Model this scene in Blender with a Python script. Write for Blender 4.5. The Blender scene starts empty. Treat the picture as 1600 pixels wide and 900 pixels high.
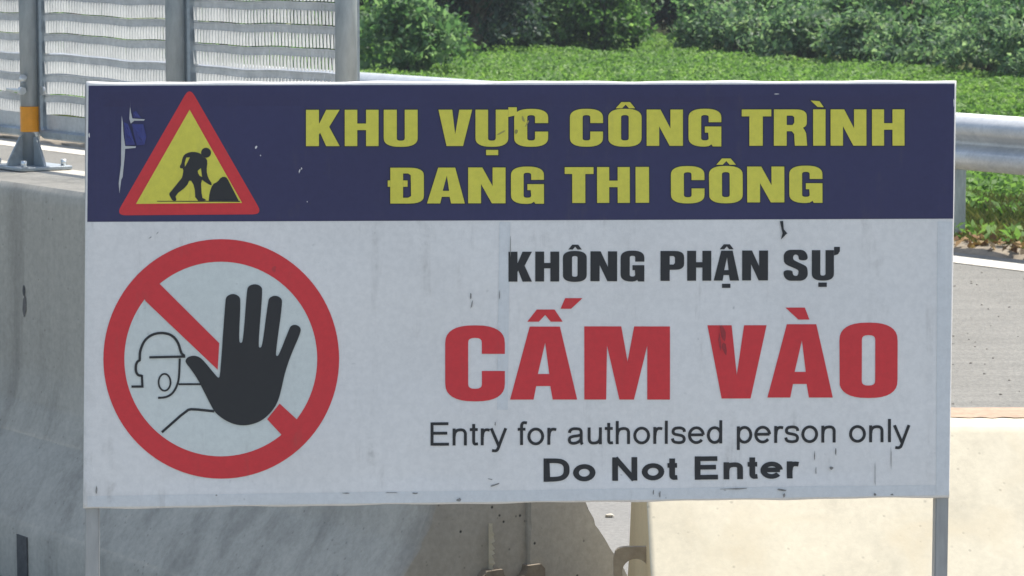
import bpy, bmesh, math, random
import numpy as np
from mathutils import Vector, Matrix
from mathutils.geometry import tessellate_polygon

random.seed(7); RNG = np.random.default_rng(11)
R = math.radians
scene = bpy.context.scene
col = scene.collection

# ------------------------------------------------------------------ camera
FPX = 5000.0                     # focal length in pixels of the 1600 px wide photograph
HC = 1.76                        # eye height above the road
PITCH = math.atan((450 + 110) / FPX)
cam_d = bpy.data.cameras.new('camera'); cam = bpy.data.objects.new('camera', cam_d); col.objects.link(cam)
cam.location = (0, 0, HC); cam.rotation_euler = (R(90) - PITCH, 0, 0)
cam_d.sensor_width = 36.0; cam_d.lens = FPX * 36.0 / 1600.0
cam_d.clip_start = 0.1; cam_d.clip_end = 2000
cam_d.dof.use_dof = True; cam_d.dof.focus_distance = 6.2; cam_d.dof.aperture_fstop = 28
scene.camera = cam

# ------------------------------------------------------------------ sky, sun, exposure
SUN_EL = 65.0
SUN_AZ = 54.0                    # from +Y towards +X
world = bpy.data.worlds.new('World'); scene.world = world; world.use_nodes = True
wn = world.node_tree; wn.nodes.clear()
sky = wn.nodes.new('ShaderNodeTexSky'); sky.sky_type = 'NISHITA'; sky.sun_disc = False
sky.sun_elevation = R(SUN_EL); sky.sun_rotation = R(SUN_AZ); sky.air_density = 1.3; sky.dust_density = 2.5; sky.ozone_density = 1.0
bg = wn.nodes.new('ShaderNodeBackground'); bg.inputs[1].default_value = 0.125
wo = wn.nodes.new('ShaderNodeOutputWorld')
wn.links.new(sky.outputs[0], bg.inputs[0]); wn.links.new(bg.outputs[0], wo.inputs[0])
sd = bpy.data.lights.new('sun', 'SUN'); sd.energy = 4.2; sd.angle = R(0.53); sd.color = (1.0, 0.955, 0.88)
sun = bpy.data.objects.new('sun', sd); col.objects.link(sun)
sv = Vector((math.sin(R(SUN_AZ)) * math.cos(R(SUN_EL)), math.cos(R(SUN_AZ)) * math.cos(R(SUN_EL)), math.sin(R(SUN_EL))))
sun.rotation_euler = sv.to_track_quat('Z', 'Y').to_euler()
sun.location = (8, 6, 15)
scene.view_settings.view_transform = 'Standard'
try: scene.view_settings.look = 'None'
except Exception: pass
scene.view_settings.gamma = 1.0; scene.view_settings.use_curve_mapping = False
scene.view_settings.exposure = 0.82

# ------------------------------------------------------------------ pixel -> direction
CP, SP = math.cos(PITCH), math.sin(PITCH)
CAM = Vector((0, 0, HC))
def ray(px, py):
    a = (px - 800) / FPX; b = (450 - py) / FPX
    return Vector((a, CP + b * SP, -SP + b * CP))
def on_height(px, py, h=0.0):
    r = ray(px, py); return CAM + r * ((h - HC) / r.z)
# road frame: a runs along the road towards the camera's right, c across it, away from the camera
PHI = R(35)
DV = Vector((math.sin(PHI), -math.cos(PHI), 0)); CV = Vector((math.cos(PHI), math.sin(PHI), 0))
ROAD_ROT = math.atan2(DV.y, DV.x)
def rf(a, c, z=0.0): return DV * a + CV * c + Vector((0, 0, z))
def to_ac(p): return p.dot(DV), p.dot(CV)

# ------------------------------------------------------------------ material helpers
def new_mat(name):
    m = bpy.data.materials.new(name); m.use_nodes = True
    nt = m.node_tree; nt.nodes.clear()
    out = nt.nodes.new('ShaderNodeOutputMaterial'); b = nt.nodes.new('ShaderNodeBsdfPrincipled')
    nt.links.new(b.outputs[0], out.inputs[0])
    return m, nt, b
def N(nt, t, **kw):
    n = nt.nodes.new(t)
    for k, v in kw.items():
        if k in ('inputs',):
            for i, x in v.items(): n.inputs[i].default_value = x
        else: setattr(n, k, v)
    return n
def coords(nt, scale=(1, 1, 1), kind='Object', loc=(0, 0, 0)):
    tc = N(nt, 'ShaderNodeTexCoord'); mp = N(nt, 'ShaderNodeMapping')
    mp.inputs['Scale'].default_value = scale; mp.inputs['Location'].default_value = loc
    nt.links.new(tc.outputs[kind], mp.inputs[0]); return mp.outputs[0]
def noise(nt, vec, scale, detail=6, rough=0.6, dist=0.0):
    n = N(nt, 'ShaderNodeTexNoise'); n.inputs['Scale'].default_value = scale; n.inputs['Detail'].default_value = detail
    n.inputs['Roughness'].default_value = rough; n.inputs['Distortion'].default_value = dist
    if vec is not None: nt.links.new(vec, n.inputs['Vector'])
    return n.outputs['Fac']
def ramp(nt, fac, stops):
    r = N(nt, 'ShaderNodeValToRGB'); e = r.color_ramp.elements
    while len(e) < len(stops): e.new(0.5)
    for i, (p, c) in enumerate(stops):
        e[i].position = p; e[i].color = (c, c, c, 1) if not hasattr(c, '__len__') else (*c, 1)
    nt.links.new(fac, r.inputs[0]); return r.outputs[0]
def mix(nt, fac, a, b, mode='MIX'):
    m = N(nt, 'ShaderNodeMix', data_type='RGBA', blend_type=mode)
    for s, v in ((0, fac), (6, a), (7, b)):
        if isinstance(v, (int, float)): m.inputs[s].default_value = v if s == 0 else (v, v, v, 1)
        elif hasattr(v, '__len__'): m.inputs[s].default_value = (*v, 1)
        else: nt.links.new(v, m.inputs[s])
    return m.outputs[2]
def bump(nt, b, h, strength=0.3, dist=0.01):
    n = N(nt, 'ShaderNodeBump'); n.inputs['Strength'].default_value = strength; n.inputs['Distance'].default_value = dist
    nt.links.new(h, n.inputs['Height']); nt.links.new(n.outputs[0], b.inputs['Normal'])

def mat_concrete(name, base, dark, streak=0.5, pits=0.6, stain=None, rough=0.85, psel=0.5, mott=1.0, bmp=0.35):
    m, nt, b = new_mat(name)
    v = coords(nt); vs = coords(nt, (9, 9, 0.6))
    n1 = noise(nt, v, 2.2, 8, 0.62, 0.4); n2 = noise(nt, vs, 1.0, 5, 0.6, 0.2); n3 = noise(nt, v, 60, 4, 0.7)
    c = mix(nt, ramp(nt, n1, [(0.32, 0.0), (0.7, 1.0)]), dark, base)
    c = mix(nt, streak, c, mix(nt, 1.0, c, ramp(nt, n2, [(0.3, 0.62), (0.5, 0.95), (0.72, 1.12)]), 'MULTIPLY'))
    c = mix(nt, 0.5, c, mix(nt, 1.0, c, ramp(nt, n3, [(0.3, 1 - 0.28 * mott), (0.7, 1 + 0.2 * mott)]), 'MULTIPLY'))
    if stain is not None:
        n5 = noise(nt, coords(nt, (1, 1, 1.6), loc=(3, 1, 7)), 4.0, 6, 0.65, 0.8)
        c = mix(nt, ramp(nt, n5, [(0.5, 0.0), (0.72, 0.75)]), c, stain)
    vo = N(nt, 'ShaderNodeTexVoronoi'); vo.inputs['Scale'].default_value = 38; nt.links.new(v, vo.inputs['Vector'])
    pit = ramp(nt, vo.outputs['Distance'], [(0.07, 1.0), (0.17, 0.0)])
    sel = ramp(nt, noise(nt, v, 14, 2), [(psel, 0.0), (psel + 0.06, 1.0)])
    pm = mix(nt, 1.0, pit, sel, 'MULTIPLY')
    pm2 = mix(nt, 1.0, pm, pits, 'MULTIPLY')
    c = mix(nt, pm2, c, (0.02, 0.02, 0.02))
    nt.links.new(c, b.inputs['Base Color']); b.inputs['Roughness'].default_value = rough
    hh = mix(nt, pm, mix(nt, 0.5, n3, n1), 0.0)
    bump(nt, b, hh, bmp, 0.004)
    return m

def mat_simple(name, colr, rough=0.6, metal=0.0, var=0.25, scale=20, dark=None, bumps=0.0):
    m, nt, b = new_mat(name); v = coords(nt)
    n1 = noise(nt, v, scale, 6, 0.65)
    d = dark if dark is not None else tuple(x * (1 - var) for x in colr)
    c = mix(nt, ramp(nt, n1, [(0.35, 0.0), (0.65, 1.0)]), d, colr)
    nt.links.new(c, b.inputs['Base Color']); b.inputs['Roughness'].default_value = rough; b.inputs['Metallic'].default_value = metal
    if bumps: bump(nt, b, n1, bumps, 0.003)
    return m

def mat_galv(name, lo, hi, rough=0.45, metal=0.75, st=(1, 1, 1)):
    m, nt, b = new_mat(name)
    v = coords(nt, st); n1 = noise(nt, v, 9, 7, 0.65, 0.5); n2 = noise(nt, v, 70, 3, 0.6)
    c = mix(nt, ramp(nt, n1, [(0.3, 0.0), (0.7, 1.0)]), lo, hi)
    c = mix(nt, 0.35, c, mix(nt, 1.0, c, ramp(nt, n2, [(0.3, 0.7), (0.7, 1.2)]), 'MULTIPLY'))
    nt.links.new(c, b.inputs['Base Color']); b.inputs['Metallic'].default_value = metal
    nt.links.new(ramp(nt, n1, [(0.3, rough + 0.12), (0.7, rough - 0.08)]), b.inputs['Roughness'])
    bump(nt, b, n2, 0.08, 0.002)
    return m

def mat_print(name, colr, grime=0.25, rough=0.5):
    m, nt, b = new_mat(name)
    v = coords(nt); vs = coords(nt, (7, 7, 0.7))
    n1 = noise(nt, v, 3.0, 7, 0.6, 0.3); n2 = noise(nt, v, 90, 3, 0.7); n3 = noise(nt, vs, 3.0, 6, 0.7); n4 = noise(nt, v, 13, 6, 0.7, 0.6)
    c = mix(nt, grime, colr, mix(nt, 1.0, colr, ramp(nt, n1, [(0.3, 0.84), (0.7, 1.05)]), 'MULTIPLY'))
    c = mix(nt, 0.18, c, mix(nt, 1.0, c, ramp(nt, n2, [(0.35, 0.75), (0.65, 1.2)]), 'MULTIPLY'))
    dirt = mix(nt, 1.0, ramp(nt, n3, [(0.55, 0.0), (0.8, 0.8)]), ramp(nt, n4, [(0.46, 0.0), (0.68, 1.0)]), 'MULTIPLY')
    c = mix(nt, mix(nt, 1.0, dirt, grime * 2.2, 'MULTIPLY'), c, (0.17, 0.14, 0.10))
    spk = mix(nt, 1.0, ramp(nt, noise(nt, v, 55, 3, 0.5), [(0.71, 0.0), (0.76, 0.3)]), ramp(nt, noise(nt, v, 3.5, 3), [(0.5, 0.0), (0.6, 1.0)]), 'MULTIPLY')
    c = mix(nt, spk, c, (0.06, 0.055, 0.05))
    nt.links.new(c, b.inputs['Base Color']); b.inputs['Roughness'].default_value = rough
    b.inputs['Specular IOR Level'].default_value = 0.35
    return m

def mat_leaf(name, c0, c1, c2, trans=0.35, rough=0.45):
    m, nt, b = new_mat(name)
    g = N(nt, 'ShaderNodeNewGeometry')
    rp = ramp(nt, g.outputs['Random Per Island'], [(0.0, c0), (0.55, c1), (1.0, c2)])
    rp = mix(nt, 1.0, rp, ramp(nt, noise(nt, coords(nt), 0.9, 4, 0.65), [(0.3, (0.68, 0.74, 0.72)), (0.5, (1.0, 1.0, 1.0)), (0.72, (1.3, 1.16, 1.1))]), 'MULTIPLY')
    nt.links.new(rp, b.inputs['Base Color']); b.inputs['Roughness'].default_value = rough
    b.inputs['Specular IOR Level'].default_value = 0.22
    tr = N(nt, 'ShaderNodeBsdfTranslucent'); mxs = N(nt, 'ShaderNodeMixShader'); mxs.inputs[0].default_value = trans
    nt.links.new(mix(nt, 1.0, rp, (1.25, 1.4, 0.85), 'MULTIPLY'), tr.inputs[0])
    out = [n for n in nt.nodes if n.type == 'OUTPUT_MATERIAL'][0]
    nt.links.new(b.outputs[0], mxs.inputs[1]); nt.links.new(tr.outputs[0], mxs.inputs[2]); nt.links.new(mxs.outputs[0], out.inputs[0])
    return m

M = {}
M['barrier'] = mat_concrete('barrier_concrete', (0.44, 0.41, 0.345), (0.385, 0.36, 0.305), 0.85, 0.3)
M['barrier_end'] = mat_concrete('rough_end_concrete', (0.33, 0.31, 0.265), (0.255, 0.24, 0.205), 0.1, 1.0, psel=0.38)
M['cream'] = mat_concrete('cream_concrete', (0.58, 0.525, 0.405), (0.53, 0.48, 0.365), 0.4, 0.25, mott=0.5, bmp=0.14, stain=(0.52, 0.45, 0.32), psel=0.48)
M['end_bounce'] = mat_concrete('cream_end_bounce', (0.74, 0.57, 0.33), (0.66, 0.50, 0.28), 0.2, 0.2, mott=0.5)  # end face paler and tanner: light bounced off the ground put into the colour
M['pale_ground'] = mat_concrete('pale_pavement', (0.19, 0.185, 0.17), (0.145, 0.142, 0.133), 0.0, 0.5, psel=0.42, mott=1.6)
M['steel'] = mat_galv('galvanised_post', (0.30, 0.33, 0.34), (0.48, 0.51, 0.52), 0.5, 0.55, (1, 1, 0.3))
M['frame_steel'] = mat_galv('galvanised_frame', (0.26, 0.29, 0.31), (0.42, 0.46, 0.49), 0.5, 0.55)
M['mesh_steel'] = mat_galv('galvanised_mesh', (0.44, 0.45, 0.45), (0.62, 0.63, 0.63), 0.45, 0.2)
M['rail'] = mat_galv('galvanised_rail', (0.42, 0.44, 0.46), (0.60, 0.61, 0.61), 0.5, 0.3)
M['tube'] = mat_galv('sign_tube', (0.33, 0.325, 0.31), (0.46, 0.45, 0.43), 0.5, 0.35, (1, 1, 0.25))
M['bolt'] = mat_galv('bright_bolt', (0.6, 0.62, 0.62), (0.8, 0.82, 0.82), 0.35, 0.8)
M['rust'] = mat_simple('rusty_plate', (0.21, 0.175, 0.13), 0.9, 0.0, dark=(0.14, 0.115, 0.085), scale=45, bumps=0.4)
M['plate'] = mat_simple('dull_plate', (0.36, 0.30, 0.22), 0.6, 0.3, dark=(0.25, 0.20, 0.14), scale=30, bumps=0.25)
M['orange'] = mat_simple('orange_reflective', (0.85, 0.33, 0.02), 0.35, 0, 0.12, 40)
M['paint'] = mat_simple('road_paint', (0.60, 0.565, 0.48), 0.7, 0, dark=(0.42, 0.39, 0.33), scale=14, bumps=0.2)
M['white'] = mat_print('white_banner', (0.80, 0.765, 0.725), 0.4)
M['lining'] = mat_print('cloth_lining', (0.55, 0.54, 0.52), 0.4)
M['disc'] = mat_print('pale_disc_print', (0.68, 0.70, 0.655), 0.35)
M['navy'] = mat_print('navy_print', (0.043, 0.041, 0.105), 0.3)
M['navy_flap'] = mat_print('navy_flap', (0.05, 0.055, 0.20), 0.1, 0.3)
M['yellow'] = mat_print('yellow_print', (0.74, 0.66, 0.085), 0.3)
M['red'] = mat_print('red_print', (0.68, 0.044, 0.050), 0.3)
M['black'] = mat_print('black_print', (0.031, 0.030, 0.031), 0.15)
M['edge_ink'] = mat_print('dark_outline_print', (0.018, 0.02, 0.035), 0.05)
M['seam'] = mat_simple('dark_smear', (0.16, 0.15, 0.14), 0.8, 0, 0.4, 40)
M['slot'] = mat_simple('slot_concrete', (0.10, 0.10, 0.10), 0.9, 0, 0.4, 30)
M['dust'] = mat_simple('reddish_dust', (0.40, 0.285, 0.20), 0.95, 0, dark=(0.30, 0.215, 0.15), scale=35, bumps=0.5)
M['stone'] = mat_simple('pale_stone', (0.50, 0.46, 0.38), 0.9, 0, 0.3, 30, bumps=0.4)
M['bark'] = mat_simple('bark', (0.16, 0.13, 0.10), 0.95, 0, 0.5, 20, bumps=0.5)
M['soil'] = mat_simple('soil', (0.27, 0.225, 0.165), 0.95, 0, 0.4, 12, bumps=0.5)

def mat_ground():
    m, nt, b = new_mat('green_ground'); v = coords(nt)
    n1 = noise(nt, v, 0.5, 8, 0.65); n2 = noise(nt, v, 9, 6, 0.7)
    c = mix(nt, ramp(nt, n1, [(0.35, 0.0), (0.65, 1.0)]), (0.045, 0.085, 0.018), (0.09, 0.12, 0.035))
    c = mix(nt, ramp(nt, n2, [(0.4, 0.0), (0.75, 0.7)]), c, (0.11, 0.085, 0.045))
    nt.links.new(c, b.inputs['Base Color']); b.inputs['Roughness'].default_value = 0.95
    bump(nt, b, n2, 0.6, 0.05); return m
def mat_asphalt():
    m, nt, b = new_mat('worn_asphalt'); v = coords(nt)
    n1 = noise(nt, v, 1.1, 7, 0.6, 0.5); n2 = noise(nt, coords(nt, (0.5, 6, 1)), 1.5, 5, 0.6)
    vo = N(nt, 'ShaderNodeTexVoronoi'); vo.inputs['Scale'].default_value = 75; nt.links.new(v, vo.inputs['Vector'])
    c = mix(nt, ramp(nt, n1, [(0.3, 0.0), (0.7, 1.0)]), (0.142, 0.136, 0.118), (0.172, 0.165, 0.145))
    c = mix(nt, 0.5, c, mix(nt, 1.0, c, ramp(nt, n2, [(0.3, 0.8), (0.7, 1.2)]), 'MULTIPLY'))
    c = mix(nt, 0.42, c, mix(nt, 1.0, c, ramp(nt, vo.outputs['Color'], [(0.0, 0.55), (0.5, 0.95), (1.0, 1.5)]), 'MULTIPLY'))
    nt.links.new(c, b.inputs['Base Color']); b.inputs['Roughness'].default_value = 0.9
    bump(nt, b, vo.outputs['Distance'], 0.5, 0.006); return m
M['ground'] = mat_ground(); M['asphalt'] = mat_asphalt()
M['leaf_light'] = mat_leaf('leaf_light', (0.052, 0.110, 0.055), (0.102, 0.195, 0.095), (0.215, 0.305, 0.185), 0.56)
M['leaf_mid'] = mat_leaf('leaf_mid', (0.045, 0.105, 0.038), (0.088, 0.180, 0.060), (0.17, 0.27, 0.11), 0.56)
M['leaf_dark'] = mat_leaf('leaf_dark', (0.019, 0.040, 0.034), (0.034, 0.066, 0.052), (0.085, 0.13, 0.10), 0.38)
M['leaf_grey'] = mat_leaf('leaf_grey', (0.062, 0.118, 0.068), (0.13, 0.215, 0.13), (0.26, 0.335, 0.225), 0.54)
M['crop'] = mat_leaf('crop_leaf', (0.085, 0.165, 0.04), (0.14, 0.25, 0.065), (0.21, 0.32, 0.115), 0.45, 0.6)
M['grass'] = mat_leaf('verge_grass', (0.06, 0.09, 0.02), (0.115, 0.135, 0.04), (0.20, 0.18, 0.075), 0.3)
M['dead_leaf'] = mat_leaf('dead_leaf', (0.10, 0.045, 0.02), (0.26, 0.16, 0.07), (0.36, 0.26, 0.13), 0.15)

# ------------------------------------------------------------------ object helpers
def tag(o, label=None, cat=None, group=None, kind=None):
    for k, v in (('label', label), ('category', cat), ('group', group), ('kind', kind)):
        if v: o[k] = v
    return o
def mesh_obj(name, verts, faces, mat, parent=None, smooth=False):
    me = bpy.data.meshes.new(name); me.from_pydata([tuple(v) for v in verts], [], faces); me.validate(); me.update()
    if mat: me.materials.append(mat)
    if smooth: me.polygons.foreach_set('use_smooth', [True] * len(me.polygons))
    o = bpy.data.objects.new(name, me); col.objects.link(o)
    if parent: o.parent = parent
    return o
def bm_obj(name, bm, mat, parent=None, smooth=False, normals=True):
    if normals: bmesh.ops.recalc_face_normals(bm, faces=bm.faces)
    me = bpy.data.meshes.new(name); bm.to_mesh(me); bm.free()
    if mat: me.materials.append(mat)
    if smooth: me.polygons.foreach_set('use_smooth', [True] * len(me.polygons))
    o = bpy.data.objects.new(name, me); col.objects.link(o)
    if parent: o.parent = parent
    return o
def empty(name, loc=(0, 0, 0), rz=0.0):
    o = bpy.data.objects.new(name, None); col.objects.link(o); o.location = loc; o.rotation_euler = (0, 0, rz); o.empty_display_size = 0.2
    return o
def add_box(bm, x0, x1, y0, y1, z0, z1, bev=0.0):
    vs = [bm.verts.new((x, y, z)) for x in (x0, x1) for y in (y0, y1) for z in (z0, z1)]
    fs = [bm.faces.new([vs[i] for i in f]) for f in ((0, 1, 3, 2), (4, 6, 7, 5), (0, 4, 5, 1), (2, 3, 7, 6), (0, 2, 6, 4), (1, 5, 7, 3))]
    if bev:
        es = list({e for f in fs for e in f.edges})
        bmesh.ops.bevel(bm, geom=es, offset=bev, segments=2, affect='EDGES', profile=0.5)
def add_tube(bm, p0, p1, r0, r1=None, seg=12, caps=True):
    r1 = r0 if r1 is None else r1
    p0 = Vector(p0); p1 = Vector(p1); d = (p1 - p0).normalized()
    u = d.orthogonal().normalized(); w = d.cross(u)
    rings = []
    for p, r in ((p0, r0), (p1, r1)):
        rings.append([bm.verts.new(p + (u * math.cos(t) + w * math.sin(t)) * r) for t in [2 * math.pi * i / seg for i in range(seg)]])
    for i in range(seg): bm.faces.new((rings[0][i], rings[0][(i + 1) % seg], rings[1][(i + 1) % seg], rings[1][i]))
    if caps: bm.faces.new(rings[0][::-1]); bm.faces.new(rings[1])
def prism(bm, pts2, f0, f1):
    """extrude a closed 2D outline between the mappings f0 and f1 (2D -> 3D)"""
    a = [bm.verts.new(f0(*p)) for p in pts2]; b = [bm.verts.new(f1(*p)) for p in pts2]
    n = len(pts2)
    for i in range(n): bm.faces.new((a[i], a[(i + 1) % n], b[(i + 1) % n], b[i]))
    bm.faces.new(a[::-1]); bm.faces.new(b)
def chaikin(pts, it=2, closed=True):
    for _ in range(it):
        o = []; n = len(pts); rg = range(n) if closed else range(n - 1)
        if not closed: o.append(pts[0])
        for i in rg:
            a = pts[i]; b = pts[(i + 1) % n]
            o.append((a[0] * .75 + b[0] * .25, a[1] * .75 + b[1] * .25)); o.append((a[0] * .25 + b[0] * .75, a[1] * .25 + b[1] * .75))
        if not closed: o.append(pts[-1])
        pts = o
    return pts

# ================================================================== THE SETTING
def sheet(name, corners, z, mat, nx=1, ny=1):
    c = [Vector(p) for p in corners]
    vs = []; fs = []
    for j in range(ny + 1):
        for i in range(nx + 1):
            p = c[0].lerp(c[1], i / nx).lerp(c[3].lerp(c[2], i / nx), j / ny); vs.append((p.x, p.y, z))
    for j in range(ny):
        for i in range(nx):
            k = j * (nx + 1) + i; fs.append((k, k + 1, k + nx + 2, k + nx + 1))
    return tag(mesh_obj(name, vs, fs, mat), kind='structure')
sheet('ground', [(-600, -600, 0), (600, -600, 0), (600, 600, 0), (-600, 600, 0)], -0.012, M['ground'])
sheet('pavement', [rf(-120, -14), rf(60, -14), rf(60, 6.6), rf(-120, 6.6)], 0.0, M['pale_ground'])
sheet('road', [rf(-120, 6.598), rf(60, 6.598), rf(60, 12.0), rf(-120, 12.0)], 0.004, M['asphalt'])
sheet('painted_edge_line', [rf(-120, 11.59), rf(60, 11.59), rf(60, 11.83), rf(-120, 11.83)], 0.008, M['paint'])
# verge: a low earth shoulder behind the asphalt edge
def verge():
    vs = []; fs = []; prof = [(12.0, -0.01), (12.03, 0.012), (12.2, 0.03), (12.9, 0.02), (13.6, -0.02)]
    A = np.arange(-60, 20, 0.25)
    for i, a in enumerate(A):
        for c, z in prof: vs.append(rf(a, c + 0.03 * RNG.normal() * (c < 12.1), z + 0.008 * RNG.normal()))
    k = len(prof)
    for i in range(len(A) - 1):
        for j in range(k - 1): fs.append((i * k + j, (i + 1) * k + j, (i + 1) * k + j + 1, i * k + j + 1))
    return tag(mesh_obj('earth_verge', vs, fs, M['soil'], smooth=True), kind='structure')
verge()

# ================================================================== TALL BARRIER (left), with its rough end
C0 = 4.20
def profile_pts():
    """half width of the tall barrier over height"""
    pts = [(0.0, 0.395), (0.14, 0.395), (0.165, 0.382), (0.25, 0.330), (0.36, 0.250), (0.44, 0.212), (0.53, 0.197), (0.70, 0.194), (0.90, 0.191), (1.03, 0.19), (1.05, 0.178)]
    return pts
def half_at(h):
    p = profile_pts()
    for (h0, w0), (h1, w1) in zip(p, p[1:]):
        if h0 <= h <= h1: return w0 + (w1 - w0) * (h - h0) / (h1 - h0)
    return p[-1][1]
def tall_barrier(a0, a1, label, rough_end):
    root = empty('concrete_barrier', rf((a0 + a1) / 2, C0, 0), ROAD_ROT); L = (a1 - a0) / 2
    tag(root, label, 'barrier', 'tall concrete barriers carrying the mesh screen')
    pr_ = [h for h, _ in profile_pts()]; hs = sorted(pr_ + [h for h in np.linspace(0.14, 1.0, 34) if min(abs(h - k) for k in pr_) > 0.009])
    g = 0.050                                   # the face steps forward here
    bm = bmesh.new()
    def block(side, xe, jag):
        rings = []
        for q_ in (0, 3, 1, 2):
            ring = []
            for h in hs:
                w = half_at(h); ins = 0.0; x = (-L, xe - 0.014, xe, xe - 0.12)[q_]
                if q_ == 2: ins = 0.005 + jag * abs(random.gauss(0, 0.006))
                if q_ == 1: ins = jag * max(0, random.gauss(-0.002, 0.003))
                ring.append(bm.verts.new((x, side * (w - ins), h if h < 1.05 or q_ != 2 else h - ins)))
            rings.append(ring)
        for r0, r1 in zip(rings, rings[1:]):
            for i in range(len(hs) - 1):
                f = bm.faces.new((r0[i], r1[i], r1[i + 1], r0[i + 1])); f.smooth = True
        inn = [bm.verts.new((xe, g + (0.003 + jag * abs(random.gauss(0, 0.002)) if side > 0 else 0), h)) for h in hs]
        for i in range(len(hs) - 1): bm.faces.new((rings[3][i], inn[i], inn[i + 1], rings[3][i + 1]))
        if side > 0:
            wl0 = [bm.verts.new((xe - 0.006, g, h)) for h in hs]; wl1 = [bm.verts.new((xe - 0.05, g, h)) for h in hs]
            for i in range(len(hs) - 1):
                bm.faces.new((inn[i], wl0[i], wl0[i + 1], inn[i + 1])); bm.faces.new((wl0[i], wl1[i], wl1[i + 1], wl0[i + 1]))
        c = [bm.verts.new((-L, g, h)) for h in hs]
        for i in range(len(hs) - 1): bm.faces.new((rings[0][i], c[i], c[i + 1], rings[0][i + 1]))
        k = len(hs) - 1
        bm.faces.new([r_[k] for r_ in rings] + [inn[k]] + ([wl0[k]] if side > 0 else []) + [c[k]])
    block(-1, L - (0.013 if rough_end else 0), 1.0); block(1, L, 1.0)
    body = bm_obj('body', bm, M['barrier'], root)
    body.data.materials.append(M['barrier_end'])
    for p in body.data.polygons:
        if p.center.x > L - 0.06: p.material_index = 1
    return root, L
tb, TL = tall_barrier(-10.2, -6.0, 'tall grey concrete barrier, its rough end face beside the gap, mesh screen on top', True)
# rusty joining plate half cast into the end, with a round notch
def plate_outline(w, h0, h1, notch, r):
    pts = [(-w, h0), (w, h0), (w, h1 - 0.012), (w - 0.012, h1)]
    for i in range(9):
        t = math.pi * i / 8; pts.append((notch + r * math.cos(t), h1 - r * 0.9 * math.sin(t)))
    return pts + [(-w + 0.012, h1), (-w, h1 - 0.012)]
pl0 = on_height(802, 884, 0.0)
bm = bmesh.new(); o2 = plate_outline(0.088, 0.12, 0.287, 0.004, 0.036)
prism(bm, o2, lambda y, z: Vector((TL - 0.03, y, z)), lambda y, z: Vector((TL + 0.012, y, z)))
tag(bm_obj('joining_plate', bm, M['rust'], tb), label='rusty joining plate with a round notch')
# thin jagged pale ridge, added on the end face to show a sliver of sun
bm = bmesh.new(); zs_ = np.linspace(0.275, 0.395, 22); yr = -0.055
rv = [[bm.verts.new((TL - 0.0125, yr - 0.0012, z)), bm.verts.new((TL + 0.010 + random.uniform(-.012, .003), yr + random.uniform(-.0015, .0015), z)), bm.verts.new((TL - 0.0125, yr + 0.0012, z))] for z in zs_]
for A, B in zip(rv, rv[1:]):
    for i in range(2): bm.faces.new((A[i], A[i + 1], B[i + 1], B[i]))
bm_obj('sun_sliver_ridge', bm, M['cream'], tb)
# drain slots in the toe
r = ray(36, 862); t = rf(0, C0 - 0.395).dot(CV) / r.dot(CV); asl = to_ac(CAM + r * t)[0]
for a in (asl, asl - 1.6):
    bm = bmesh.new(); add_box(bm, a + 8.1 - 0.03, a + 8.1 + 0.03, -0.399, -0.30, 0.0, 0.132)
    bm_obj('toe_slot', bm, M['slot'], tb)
# oval patch in the face
def patch(root, x, z, rx, rz, name, mat, off=0.0015, jag=0.25):
    pts = [(math.cos(t) * (1 + jag * random.uniform(-1, 1)), math.sin(t) * (1 + jag * random.uniform(-1, 1))) for t in np.linspace(0, 2 * math.pi, 15)[:-1]]
    pts = chaikin(pts, 1)
    vs = [(x + u * rx, -half_at(min(1.04, max(0, z + v * rz))) - off, z + v * rz) for u, v in pts]
    return mesh_obj(name, vs, [tuple(range(len(vs)))], mat, root)
pp = None
for px, py, rx, rz, mt in ((37, 478, 0.012, 0.03, 'seam'), (36, 455, 0.007, 0.016, 'slot')):
    r = ray(px, py); pnl = rf(0, C0 - 0.197); t = (pnl.dot(CV)) / r.dot(CV); P = CAM + r * t; a, c = to_ac(P)
    patch(tb, a + 8.1, P.z, rx, rz, 'surface_blemish', M[mt])
tb2, _ = tall_barrier(-14.42, -10.22, 'tall grey concrete barrier butted to the rough-ended one, under the far mesh bays', False)

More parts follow.
